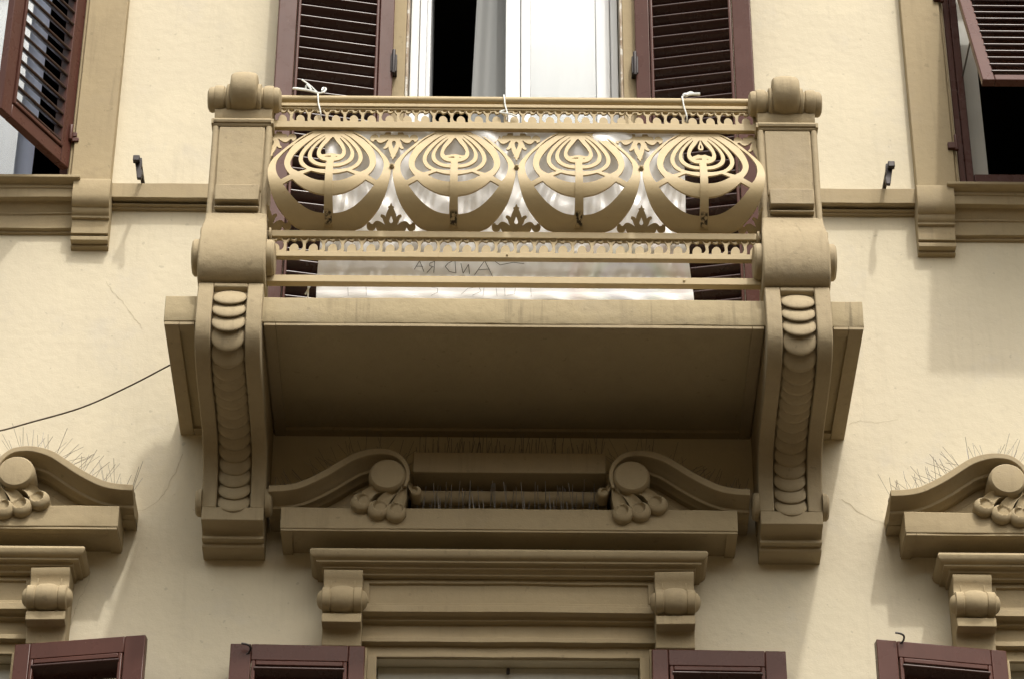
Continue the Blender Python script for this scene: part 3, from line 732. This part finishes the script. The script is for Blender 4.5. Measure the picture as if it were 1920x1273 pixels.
def bracket(cx):
    out = BR + [(-0.02, -0.49), (-0.02, .175)]
    hw, ch = 0.133, 0.070
    mb = MB()
    for s in (-1, 1): mb.prof(out, *sorted((cx + s * ch, cx + s * hw)))
    k0 = next(i for i, p in enumerate(BR) if p[1] < .138)
    mb.prof([(.80, .138), (.84, .175), BR[0]] + BR[1:k0] + [(BR[k0 - 1][0] - .035, .1385)], cx - ch + .0005, cx + ch - .0005)
    IN = inset(BR, 0.026)
    mb.prof(IN + [(0.0, -0.49), (0.0, .17)], cx - ch - .0004, cx + ch + .0004)
    b = mb.build('bracket', 'stone', bal, 0.005)
    # overlapping coin-shaped scales in the channel
    L = [0.0]
    for i in range(1, len(IN)): L.append(L[-1] + math.dist(IN[i], IN[i - 1]))
    s0 = np.interp(-.125, [-p[1] for p in IN], L) if False else L[k0] + 0.03
    n = 18
    sm_ = MB(); sm_.sphere((0, 0, 0), (0.0685, 0.015, 0.062), 28, 14); me = SCALE.setdefault('m', None) or sm_.build('scale_disc', 'stone', mesh_only=True); SCALE['m'] = me
    for k in range(n):
        sarc = s0 + (L[-1] - 0.035 - s0) * (k / (n - 1))
        o = np.interp(sarc, L, [p[0] for p in IN]); z = np.interp(sarc, L, [p[1] for p in IN])
        o2 = np.interp(sarc + .01, L, [p[0] for p in IN]); z2 = np.interp(sarc + .01, L, [p[1] for p in IN])
        if sarc + .01 > L[-1]: o2, z2 = o, z - .01
        tilt = math.atan2(o2 - o, -(z2 - z))      # 0 = facing straight out, negative = facing down
        no, nz = math.cos(tilt), math.sin(tilt)
        p = (cx + random.uniform(-.0012, .0012), -(o + no * .010), z + nz * .010)
        inst(me, 'scale_disc', b, Vector(p) + ORG.get(b.name, Vector((0, 0, 0))), (-tilt - math.radians(22), 0, 0))
    mb = MB()
    BASE = [(-0.02, -0.489), (.205, -.489), (.205, -.550), (.192, -.553), (.165, -.557), (.142, -.564), (.126, -.575), (.122, -.584), (.131, -.585), (.131, -.597), (.100, -.598), (.098, -.604), (.101, -.609), (.094, -.618), (.07, -.622), (0.0, -.623), (-0.02, -.623)]
    mb.prof(BASE, cx - .1285, cx + .1285); mb.build('base_block', 'stone', b, 0.003)
    for s in (-1, 1): MB().lathe_x([(0, .060), (.018, .058), (.026, .050), (.029, .02)], cx + s * .132, 0.165, -0.445, 24, s).build('side_volute', 'stone', b)
SCALE = {}
BXC = (-1.1575, 1.1565)
for cx in BXC: bracket(cx)

def pier(cx):
    hw = .126
    mb = MB(); mb.box(cx - hw, cx + hw, .70, .842, .50, 1.005); p = mb.build('pier', 'stone', bal, 0.012)
    mb = MB(); mb.prof([(.68, .176), (.84, .176), (.880, .19), (.908, .225), (.921, .28), (.918, .35), (.902, .42), (.884, .465), (.868, .50), (.858, .528), (.853, .545), (.68, .545)], cx - .139, cx + .139)
    def taper(z): return 1 - .085 * min(1, max(0, (z - .40) / .11)) ** 1.5
    mb.v = [(cx + (x - cx) * taper(z), y, z) for x, y, z in mb.v]
    mb.build('scroll', 'stone', p, 0.008)
    for s in (-1, 1):
        MB().lathe_x([(0, .079), (.022, .078), (.031, .070), (.034, .05), (.032, .004)], cx + s * .138, .825, .330, 30, s).build('scroll_end', 'stone', p)
        MB().lathe_x([(0, .032), (.008, .030), (.010, .01)], cx + s * .1385, .80, .47, 18, s).build('scroll_boss', 'stone', p)
        MB().tube([(cx + s * .113, -.842, .515), (cx + s * .113, -.842, .76), (cx + s * .113, -.842, 1.004)], .0135, 14).build('edge_bead', 'stone', p)
    mb = MB(); mb.box(cx - .096, cx + .096, .83, .851, .66, 1.003); mb.build('panel', 'stone', p, 0.004)
    mb = MB(); mb.box(cx - .092, cx + .092, .83, .886, .588, .668); mb.box(cx - .0915, cx + .0915, .83, .868, .560, .570); mb.build('panel_step', 'stone', p, 0.004)
    mb = MB(); mb.cornice([(.69, 1.10), (.848, 1.10), (.846, 1.068), (.838, 1.056), (.836, 1.046), (.862, 1.040), (.866, 1.030), (.862, 1.021), (.852, 1.018), (.858, 1.012), (.852, 1.005), (.69, 1.0055)], cx - .122, cx + .122, 0.0, .69)
    for s in (-1, 1): mb.box(*sorted((cx + s * .1215, cx + s * .132)), .70, .860, 1.016, 1.040)
    mb.build('cap_moulding', 'stone', p, 0.004)
    mb = MB()
    half = [(.0, .092), (.030, .0905), (.050, .086), (.055, .080), (.0555, .066), (.060, .070), (.070, .070), (.074, .064), (.0745, .054), (.082, .053), (.086, .060), (.100, .063), (.120, .063), (.1255, .060), (.126, .055), (.140, .056), (.150, .051), (.156, .038), (.158, .006)]
    core = [(x, r) for x, r in half if x > .0552]
    mb.lathe_x([(-x, r) for x, r in core[::-1]] + core, cx, .828, 1.166, 32)
    r_ = mb.build('cap_roll', 'stone', p)
    brl = [(0, .092), (.022, .0912), (.040, .088), (.051, .083), (.056, .076), (.0565, .05)]
    MB().lathe_x([(-x, r) for x, r in brl[::-1]][:-1] + brl, cx, .846, 1.190, 36).build('cap_barrel', 'stone', p)
    MB().box(cx - .125, cx + .125, .72, .842, 1.095, 1.15).build('cap_neck', 'stone', p, 0.004)
    return p
pl = pier(BXC[0]); pr = pier(BXC[1])
cr = crack([(1.135, .985), (1.14, .90), (1.13, .82), (1.145, .74), (1.15, .685)], .8525, .0009); cr.build('crack', 'crack', pr)
cp_ = [(1.165, .505), (1.185, .44), (1.19, .38), (1.165, .33), (1.13, .29), (1.135, .24), (1.13, .20)]
mbk = MB(); sc_o = lambda z: float(np.interp(z, [.176, .19, .225, .28, .35, .42, .475, .512], [.842, .880, .908, .921, .918, .902, .880, .868])) + .0015
Pk = [(x + random.uniform(-.003, .003), z) for x, z in crom(cp_, 6)]
for (x0, z0), (x1, z1) in zip(Pk, Pk[1:]):
    mbk.add([(x0 - .0008, -sc_o(z0), z0), (x1 - .0008, -sc_o(z1), z1), (x1 + .0008, -sc_o(z1), z1), (x0 + .0008, -sc_o(z0), z0)], [(0, 1, 2, 3)])
mbk.build('crack', 'crack', pr)

# --- iron railing
rail = MB(); XR = 1.032
rail.lathe_x([(-XR, .0168), (XR, .0168)], 0, .785, 1.209, 18)
ra = rail.build('railing', 'iron', bal); ra['label'] = 'pierced iron railing with four round medallions'
mb = MB(); mb.box(-XR, XR, .760, .800, 1.160, 1.178); mb.box(-XR, XR, .766, .794, 1.150, 1.1595); mb.build('rail_bar', 'iron', ra, 0.003)
mb = MB(); mb.box(-1.045, 1.045, .776, .802, 1.042, 1.076)
for x in (-1.03, 1.03): mb.sphere((x, -.803, 1.060), .005, 8, 6)
mb.build('rail_bar', 'iron', ra, 0.003)
mb = MB(); mb.box(-XR, XR, .765, .800, .464, .497); mb.build('rail_bar', 'iron', ra, 0.003)
mb = MB(); mb.box(-XR, XR, .772, .802, .361, .387)
for x in (-.03,): mb.sphere((x, -.803, .374), .005, 8, 6)
mb.build('rail_bar', 'iron', ra, 0.003)
mb = MB(); mb.box(-XR - .03, XR + .03, .770, .806, .229, .263)
for x in (.70,): mb.sphere((x, -.807, .246), .006, 8, 6)
mb.build('rail_bar', 'iron', ra, 0.003)

def frieze_plate(n, x0, x1, z0, z1, flip):
    hole = np.array([(1390, 328), (1352, 290), (1343, 240), (1365, 170), (1420, 122), (1480, 122), (1500, 162), (1545, 164), (1600, 148), (1640, 100), (1655, 150), (1708, 205), (1705, 325), (1760, 388), (1618, 388), (1648, 335), (1632, 268), (1582, 226), (1530, 212), (1475, 226), (1440, 262), (1428, 300), (1440, 328)], float)
    hole = soft((hole - (1330, 90)) / (437, 295), 3)
    px = (x1 - x0) / n; nx, nz = 40, 32
    us = np.linspace(0, 1, nx + 1); vs = np.linspace(0, 1, nz + 1)
    U, V = np.meshgrid(us, vs, indexing='ij'); asp = (z1 - z0) / px
    F = np.full(U.shape, -1.0)
    for sh in (-1, 0, 1):
        P = hole.copy(); P[:, 0] += sh; P[:, 1] *= asp
        F = np.maximum(F, -sdf(P, U, V * asp))
        for (cx, cy, rx, ry) in ((1570, 108, 40, 20), (1750, 120, 58, 28)):
            e = np.sqrt(((U - (cx - 1330) / 437 - sh) / (rx / 437)) ** 2 + ((V - (cy - 90) / 295) / (ry / 295)) ** 2)
            F = np.maximum(F, (1 - e) * 0.06)
    F = F + 0.011
    mb = MB()
    for k in range(n):
        f = (lambda u, v, k=k: (x0 + (k + u) * px, -.790, z1 - v * (z1 - z0))) if not flip else (lambda u, v, k=k: (x0 + (k + 1 - u) * px, -.790, z1 - v * (z1 - z0)))
        plate(mb, F, us, vs, f, 0.010)
    return mb
frieze_plate(27, -1.03, 1.03, 1.075, 1.151, False).build('scroll_frieze', 'iron', ra, angle=50)
frieze_plate(26, -1.036, 1.036, .386, .469, True).build('scroll_frieze', 'iron', ra, angle=50)

# medallion: onion-shaped plate of nested bands, bellied outward
H = 0.53
tt = np.linspace(0, 1, 400); bb = 0.130 * np.sin(PI * tt ** 1.7)
vv = 352 * H * tt - 266 * bb
def m2(dx, y):
    v = max(0, (y - 20) / 6.363 - 3) * 186 / 187; t = np.interp(v, vv, tt); return (dx / 6.363 / 446, -H * t)
OUT = [(128, 8), (150, 24), (238, 36), (368, 105), (488, 190), (598, 290), (688, 390), (723, 480), (727, 560), (708, 660), (673, 790), (618, 920), (553, 1020), (478, 1110), (398, 1180), (308, 1215), (228, 1227), (60, 1230)]
H1 = [(236, 58), (338, 120), (448, 200), (553, 290), (618, 380), (638, 450), (630, 520), (603, 585), (565, 632), (466, 576), (513, 520), (543, 460), (548, 400), (528, 320), (478, 230), (388, 140), (298, 85)]
H1L = [(536, 690), (434, 631), (368, 688), (268, 750), (168, 790), (52, 812), (57, 1024), (168, 1005), (268, 960), (368, 885), (458, 790)]
H2 = [(116, 64), (228, 125), (338, 215), (423, 310), (463, 390), (468, 450), (438, 500), (368, 537), (269, 512), (338, 470), (378, 410), (383, 350), (358, 280), (298, 200), (208, 120)]
H2L = [(308, 568), (213, 529), (128, 550), (40, 562), (44, 643), (128, 635), (218, 610)]
H3 = [(92, 96), (188, 160), (268, 240), (318, 320), (328, 390), (298, 440), (238, 480), (148, 502), (39, 508), (37, 480), (128, 470), (208, 440), (263, 395), (280, 340), (268, 280), (218, 205), (148, 135)]
H4 = [(82, 120), (148, 180), (203, 245), (228, 310), (218, 365), (178, 405), (118, 430), (37, 439), (35, 409), (98, 398), (148, 370), (176, 320), (168, 260), (138, 195)]
TEAR = [(0, 108), (23, 130), (48, 165), (98, 220), (128, 270), (131, 300), (113, 331), (68, 324), (0, 312)]
SLIT = [(95, 358), (48, 345), (0, 342), (0, 362), (58, 359)]
def medallion_mesh(flame=False):
    xs = np.linspace(-.262, .262, 171); zs = np.linspace(-.536, .006, 181)
    X, Z = np.meshgrid(xs, zs, indexing='ij')
    def both(poly, it=2):
        P = soft([m2(*p) for p in poly]); Q = P.copy(); Q[:, 0] *= -1; return P, Q
    half = [m2(*p) for p in OUT]; full = soft([(-x, z) for x, z in half] + [(x, z) for x, z in half[::-1]], 4, 70)
    F = sdf(full, X, Z)
    for hp in (H1, H1L, H2, H2L, H3, H4):
        for P in both(hp): F = np.maximum(F, .0012 - sdf(P, X, Z))
    def sym(poly):
        h_ = [m2(*p) for p in poly]; return chaikin([(-x, z) for x, z in h_] + [(x, z) for x, z in h_[::-1] if x > 0], 1)
    F = np.maximum(F, -sdf(sym(TEAR), X, Z)); F = np.maximum(F, -sdf(sym(SLIT), X, Z))
    if flame:
        fl_ = sym([(0, 100), (8, 140), (20, 170), (34, 205), (30, 232), (0, 245)]); fh = sym([(0, 168), (10, 195), (10, 218), (0, 226)])
        F = np.minimum(F, np.maximum(sdf(fl_, X, Z), -sdf(fh, X, Z)))
        ms = sym([(0, 306), (40, 296), (70, 308), (116, 324), (100, 345), (0, 330)]); F = np.minimum(F, sdf(ms, X, Z))
    def mp(x, z):
        t = min(max(-z / H, 0), 1); b = 0.130 * math.sin(PI * t ** 1.7)
        # bands stand a little proud of each other towards the middle
        return (x, -b, z)
    mb = MB(); plate(mb, F, xs, zs, mp, 0.010)
    # raised stem bar
    zz = np.linspace(m2(0, 392)[1], m2(0, 1190)[1], 26); vs = []
    for z in zz:
        w = np.interp(-z, [0.15, .52], [.0135, .0185]); b = mp(0, z)[1]
        vs += [(-w, b + .004, z), (-w, b - .005, z), (w, b - .005, z), (w, b + .004, z)]
    n = len(zz); mb.add(vs, [(4 * i + k, 4 * i + (k + 1) % 4, 4 * i + 4 + (k + 1) % 4, 4 * i + 4 + k) for i in range(n - 1) for k in range(4)] + [(0, 1, 2, 3), tuple(4 * (n - 1) + k for k in (3, 2, 1, 0))])
    return mb.build('medallion', 'medallion', mesh_only=True, angle=45)
MM = medallion_mesh(); MF = medallion_mesh(True)
ZM = 1.050
MX = [-.7755, -.254, .2685, .790]
for i, x in enumerate(MX):
    o = inst(MF if i == 3 else MM, 'medallion', ra, (x, -.785, 1.036))
    if i == 3: o['label'] = 'medallion with a small flame in its teardrop opening'
FLE = [(83, 545), (83, 602), (0, 602)]
FL = [(83, 552), (90, 595), (0, 600), (0, 600)]
def fleur_mesh(kind, flip):
    sc = 12.73
    L = [(0, 604), (86, 604), (86, 545), (218, 545), (222, 575), (250, 603), (328, 606), (352, 640), (368, 684), (384, 650), (410, 618), (468, 598), (535, 615), (572, 655), (578, 705), (548, 757), (488, 776), (490, 742), (438, 724), (378, 786), (308, 801), (228, 771), (158, 720), (138, 731), (178, 800), (208, 880), (250, 915), (233, 948), (168, 931), (128, 890), (116, 950), (78, 1040), (46, 1100), (75, 1123), (28, 1132), (18, 1172), (0, 1198)]
    HO = [(0, 945), (22, 890), (43, 830), (43, 785), (22, 757), (0, 750)]
    full = [(d / sc / 446, (y - 545) / sc) for d, y in L]          # second coordinate: apparent drop, later laid on the belly
    k = 1 / 400
    P = soft([(x, z * k) for x, z in full] + [(-x, z * k) for x, z in full[::-1] if x > 0], 3)
    h_ = [(d / sc / 446, (y - 545) / sc * k) for d, y in HO]; Q = soft([(x, z) for x, z in h_] + [(-x, z) for x, z in h_[::-1] if x > 0], 3)
    x0, x1 = {'full': (-.104, .104), 'right': (0, .104), 'left': (-.104, 0)}[kind]
    xs = np.linspace(x0, x1, 91 if kind == 'full' else 46); zs = np.linspace(0, 53 * k, 61)
    X, Z = np.meshgrid(xs, zs, indexing='ij')
    F = np.maximum(sdf(P, X, Z), -sdf(Q, X, Z))
    def mp(x, w):
        v = (w / k) if not flip else 187.5 - w / k * 1.08
        t = float(np.interp(v, vv, tt)); return (x, -0.94 * 0.130 * math.sin(PI * t ** 1.7), -H * t)
    mb = MB(); plate(mb, F, xs, zs, mp, 0.009)
    return mb.build('fleur_ornament', 'iron', mesh_only=True, angle=50)
for flip, z in ((False, 1.040), (True, 1.040)):
    fm = fleur_mesh('full', flip)
    for a, b in zip(MX, MX[1:]): inst(fm, 'fleur_ornament', ra, ((a + b) / 2, -.774, z))
    inst(fleur_mesh('right', flip), 'fleur_ornament', ra, (-1.034, -.774, z)); inst(fleur_mesh('left', flip), 'fleur_ornament', ra, (1.036, -.774, z))
for a, b in zip(MX, MX[1:]): MB().box((a + b) / 2 - .010, (a + b) / 2 + .010, .890, .912, .748, .762).sphere(((a + b) / 2, -.914, .755), .007, 8, 6).build('rivet_link', 'iron', ra)

# ------------------------------------------------------------------ banner tied inside the railing
def ban_o(x, z):
    w = 0.722
    w += 0.010 * math.sin(9 * x + 3.5 * z + 1.2 * math.sin(4 * x)) * min(1, max(0, (z - .3) * 3)) + 0.006 * math.sin(23 * x - 14 * z + math.sin(7 * z)) * min(1, max(.15, (z - .3) * 3))
    w += 0.004 * math.sin(41 * x + 37 * z) * min(1, max(.2, (z - .35) * 3))
    w += (.009 * abs(math.sin(6.3 * x + 5.1 * z + 1.3 * math.sin(3 * z))) + .006 * abs(math.sin(13 * x - 9 * z + 2 * math.sin(5 * x)))) * min(1, max(.1, (z - .38) * 4))
    if z < .30: w += (.30 - z) * 0.10
    q = min(1, max(0, (z - .72) / .33)); w += .040 * q * q * (3 - 2 * q)
    return w
mb = MB(); nx, nz = 150, 84; vs = []
for j in range(nz + 1):
    z = .150 + (1.070 - .150) * j / nz
    xl = -.806 - .012 * math.sin(z * 6) - .02 * (z - .2) * 0.5; xr = .738 - .03 * (z - .2) + .006 * math.sin(z * 9)
    for i in range(nx + 1):
        x = xl + (xr - xl) * i / nx
        sag = .016 * (math.sin(PI * (x - -.806) / .77) ** 2) if z > .9 else 0
        vs.append((x, -ban_o(x, z), z - sag * (z - .9) / .17))
mb.add(vs, [(j * (nx + 1) + i, j * (nx + 1) + i + 1, (j + 1) * (nx + 1) + i + 1, (j + 1) * (nx + 1) + i) for j in range(nz) for i in range(nx)])
ban = mb.build('banner', 'banner'); tag(ban, 'wrinkled white plastic banner tied inside the iron railing, its handwriting seen in reverse', 'banner')
TXT = [[(-0.415, 0.353), (-0.394, 0.4), (-0.375, 0.342)], [(-0.407, 0.37), (-0.38, 0.37)], [(-0.331, 0.398), (-0.334, 0.337)], [(-0.331, 0.396), (-0.351, 0.387), (-0.353, 0.374), (-0.335, 0.368)], [(-0.341, 0.368), (-0.363, 0.337)],
       [(-0.247, 0.405), (-0.242, 0.336)], [(-0.247, 0.405), (-0.274, 0.388), (-0.287, 0.369), (-0.269, 0.343), (-0.242, 0.336)], [(-0.222, 0.388), (-0.212, 0.336), (-0.19, 0.383), (-0.185, 0.333)], [(-0.165, 0.328), (-0.123, 0.403), (-0.089, 0.317)], [(-0.147, 0.356), (-0.102, 0.358)],
       [(-0.085, 0.403), (-0.058, 0.379), (-0.004, 0.39), (0.042, 0.385)]]
TXT2 = [[(-0.688, 0.254), (-0.685, 0.210)], [(-0.613, 0.26), (-0.61, 0.210)], [(-0.362, 0.263), (-0.317, 0.254), (-0.316, 0.232), (-0.343, 0.215)], [(-0.218, 0.224), (-0.191, 0.255), (-0.147, 0.265), (-0.136, 0.239), (-0.173, 0.216)], [(-0.124, 0.265), (-0.128, 0.213)], [(-0.102, 0.269), (-0.075, 0.263), (-0.07, 0.213)], [(-0.039, 0.257), (-0.037, 0.214)], [(0.006, 0.266), (0.002, 0.226), (-0.03, 0.218)], [(0.028, 0.266), (0.109, 0.267)], [(0.069, 0.264), (0.071, 0.213)]]
mb = MB()
for strokes, w in ((TXT, .0013), (TXT2, .0006)):
    for st in strokes:
        P = []
        for (a, b), (c, d) in zip(st, st[1:]):
            for k in range(6): P.append((a + (c - a) * k / 6, b + (d - b) * k / 6))
        P.append(st[-1])
        for (x0, z0), (x1, z1) in zip(P, P[1:]):
            d = Vector((x1 - x0, z1 - z0)); d.normalize(); ax, az = -d.y * w, d.x * w; e = .0016
            mb.add([(x0 - ax, -ban_o(x0, z0) - e, z0 - az), (x1 - ax, -ban_o(x1, z1) - e, z1 - az), (x1 + ax, -ban_o(x1, z1) - e, z1 + az), (x0 + ax, -ban_o(x0, z0) - e, z0 + az)], [(0, 1, 2, 3)])
lt = mb.build('lettering', 'ink', ban)

# white cords tying the banner to the handrail
def cord(x, label, bow):
    mb = MB()
    loop = [(x - .002, .772, 1.226), (x - .003, .795, 1.232), (x - .002, .807, 1.212), (x, .809, 1.19), (x + .003, .807, 1.165), (x + .010, .806, 1.135), (x + .014, .80, 1.11), (x + .012, .77, 1.09), (x + .008, .735, 1.06)]
    mb.tube([(a, -o, z) for a, o, z in crom(loop, 4)], .0034, 7)
    if bow == 2:
        mb.tube([(a, -o, z) for a, o, z in crom([(x, .80, 1.228), (x - .035, .81, 1.262), (x - .075, .80, 1.305)], 6)], .0034, 6)
        mb.tube([(a, -o, z) for a, o, z in crom([(x, .80, 1.230), (x - .04, .81, 1.236), (x - .11, .81, 1.248), (x - .07, .80, 1.252), (x - .02, .80, 1.238)], 6)], .0055, 6)
        mb.tube([(a, -o, z) for a, o, z in crom([(x, .80, 1.230), (x + .02, .80, 1.236), (x + .03, .79, 1.262), (x + .018, .79, 1.268), (x + .014, .80, 1.245)], 6)], .0045, 6)
        mb.tube([(a, -o, z) for a, o, z in crom([(x - .03, .81, 1.24), (x - .05, .81, 1.268), (x - .055, .80, 1.25), (x - .035, .80, 1.24)], 6)], .004, 6)
    if bow == 1:
        mb.tube([(a, -o, z) for a, o, z in crom([(x, .80, 1.230), (x + .03, .80, 1.24), (x + .075, .80, 1.243)], 6)], .007, 6)
        mb.sphere((x + .012, -.80, 1.236), (.014, .01, .010), 10, 8)
        mb.tube([(a, -o, z) for a, o, z in crom([(x + .01, .80, 1.236), (x + .035, .80, 1.252), (x + .055, .79, 1.246)], 6)], .005, 6)
    if bow == 0:
        mb.tube([(a, -o, z) for a, o, z in crom([(x, .806, 1.14), (x - .02, .806, 1.128), (x + .03, .806, 1.118), (x + .055, .804, 1.105)], 6)], .004, 6)
    tag(mb.build('cord_tie', 'cord'), label, 'cord', 'white cords tying up the banner')
cord(-.845, 'white cord with loose bow and long tails on the left part of the handrail', 2)
cord(-.045, 'plain white cord looped at the middle of the handrail', 0)
cord(.722, 'white cord with short knotted tail on the right part of the handrail', 1)
mb = MB()
for q in ([(-.80, .74, .30), (-.83, .75, .275), (-.86, .755, .20)], [(-.80, .74, .28), (-.845, .75, .262), (-.85, .75, .19)], [(-.80, .735, .285), (-.95, .70, .33)]):
    mb.tube([(a, -o, z) for a, o, z in crom(q, 5)], .004, 6)
tag(mb.build('cord_tie', 'cord'), 'white cord knotted to the lower left corner of the banner', 'cord', 'white cords tying up the banner')

# ------------------------------------------------------------------ shutter holdbacks on the string course
for s, lab in ((-1, 'dark iron shutter holdback on the wall left of the balcony'), (1, 'dark iron shutter holdback on the wall right of the balcony')):
    x = s * 1.678; t = thing('shutter_holdback', (x, 0, 1.33), lab, 'holdback', 'iron shutter holdbacks')
    MB().box(x - .008, x + .008, -0.02, 0.20, 1.322, 1.340).build('stem', 'metal', t, 0.002)
    mb = MB(); mb.prism_y([(x - .016, 1.330), (x + .012, 1.333), (x + .015, 1.300), (x + .010, 1.280), (x + .020, 1.255), (x + .018, 1.217), (x - .002, 1.217), (x - .008, 1.255), (x - .012, 1.280), (x - .016, 1.300)] if s < 0 else
                           [(x - .012, 1.333), (x + .016, 1.330), (x + .016, 1.300), (x + .012, 1.280), (x + .008, 1.255), (x + .002, 1.217), (x - .018, 1.217), (x - .020, 1.255), (x - .010, 1.280), (x - .015, 1.300)], .195, .213)
    mb.build('catch_plate', 'metal', t, 0.003)
    MB().box(*sorted((x - s * -.024, x - s * .006)), .2135, .240, 1.296, 1.326).build('counterweight', 'metal', t, 0.003)

# ------------------------------------------------------------------ loose cable
P = crom([(-1.424, -.53, -.002), (-1.60, -.42, -.035), (-1.80, -.30, -.060), (-2.02, -.20, -.070), (-2.25, -.12, -.085), (-2.7, -.03, -.10)], 8)
MBc = MB(); MBc.tube(P, .0036, 8)
tag(MBc.build('cable', 'cable'), 'thin brown cable sagging from the balcony slab to the left', 'cable')

# ------------------------------------------------------------------ bird spikes
def spikes(path, normals, label, o_in=.09, o_out=.17, n=20, length=.14, fan=.33):
    t = thing('bird_spikes', (path[0][0], -o_in, path[0][1]), label, 'bird spikes', 'bird spike strips')
    P = [np.array(p) for p in path]; L = [0.0]
    for a, b in zip(P, P[1:]): L.append(L[-1] + float(np.linalg.norm(b - a)))
    px = [p[0] for p in P]; pz = [p[1] for p in P]
    mb = MB()
    for (a, b) in zip(P, P[1:]): mb.add([(a[0], -o_in + .012, a[1] + .001), (b[0], -o_in + .012, b[1] + .001), (b[0], -o_in - .012, b[1] + .001), (a[0], -o_in - .012, a[1] + .001), (a[0], -o_in + .012, a[1] + .005), (b[0], -o_in + .012, b[1] + .005), (b[0], -o_in - .012, b[1] + .005), (a[0], -o_in - .012, a[1] + .005)], [(0, 1, 2, 3), (7, 6, 5, 4), (0, 1, 5, 4), (2, 3, 7, 6), (0, 3, 7, 4), (1, 2, 6, 5)])
    mb.build('base_strip', 'metal', t)
    mb = MB()
    for k in range(n):
        s_ = L[-1] * (k + .5 + random.uniform(-.25, .25)) / n; x = np.interp(s_, L, px); z = np.interp(s_, L, pz)
        d = np.array([np.interp(s_ + .02, L, px) - np.interp(s_ - .02, L, px), np.interp(s_ + .02, L, pz) - np.interp(s_ - .02, L, pz)]); d /= np.linalg.norm(d) + 1e-9
        nx_, nz_ = -d[1], d[0]
        if nz_ < 0: nx_, nz_ = -nx_, -nz_
        for q in range(random.choice((2, 3, 3))):
            l = length * random.uniform(.62, 1.08); al = random.gauss(0, fan); be = random.uniform(-.55, .75)
            v = Vector((nx_ * math.cos(al) + d[0] * math.sin(al), -math.sin(be) * .7, nz_ * math.cos(al) + d[1] * math.sin(al))).normalized() * l
            b0 = Vector((x + random.uniform(-.004, .004), -o_in, z + .003))
            mb.tube([b0, b0 + v], .00095 if fan > .2 else .0013, 4)
    tag(mb.build('spike_wires', 'wire', t), kind='stuff')
crv = crom(PATH, 4)
def shifted(c, s): return [(LX + LOWC[c] - s * x, z) for x, z in crv[:-9]]
spikes(shifted(-1, 1), None, 'bird spikes along the scroll pediment of the lower left window', n=19, o_in=.15)
spikes(shifted(1, -1), None, 'bird spikes along the scroll pediment of the lower right window', n=19, o_in=.15)
spikes(shifted(0, -1), None, 'bird spikes on the left scroll of the pediment under the balcony', n=17, o_in=.12)
spikes(shifted(0, 1), None, 'bird spikes on the right scroll of the pediment under the balcony', n=17, o_in=.12)
spikes([(LX - .39, -.194), (LX, -.194), (LX + .39, -.194)], None, 'bird spikes on the plinth block between the two scrolls', n=30, o_in=.10, length=.12, fan=.12)
spikes([(LX - .39, -.451), (LX, -.451), (LX + .39, -.451)], None, 'bird spikes in front of the rounded moulding between the scrolls', n=34, o_in=.118, length=.13, fan=.08)
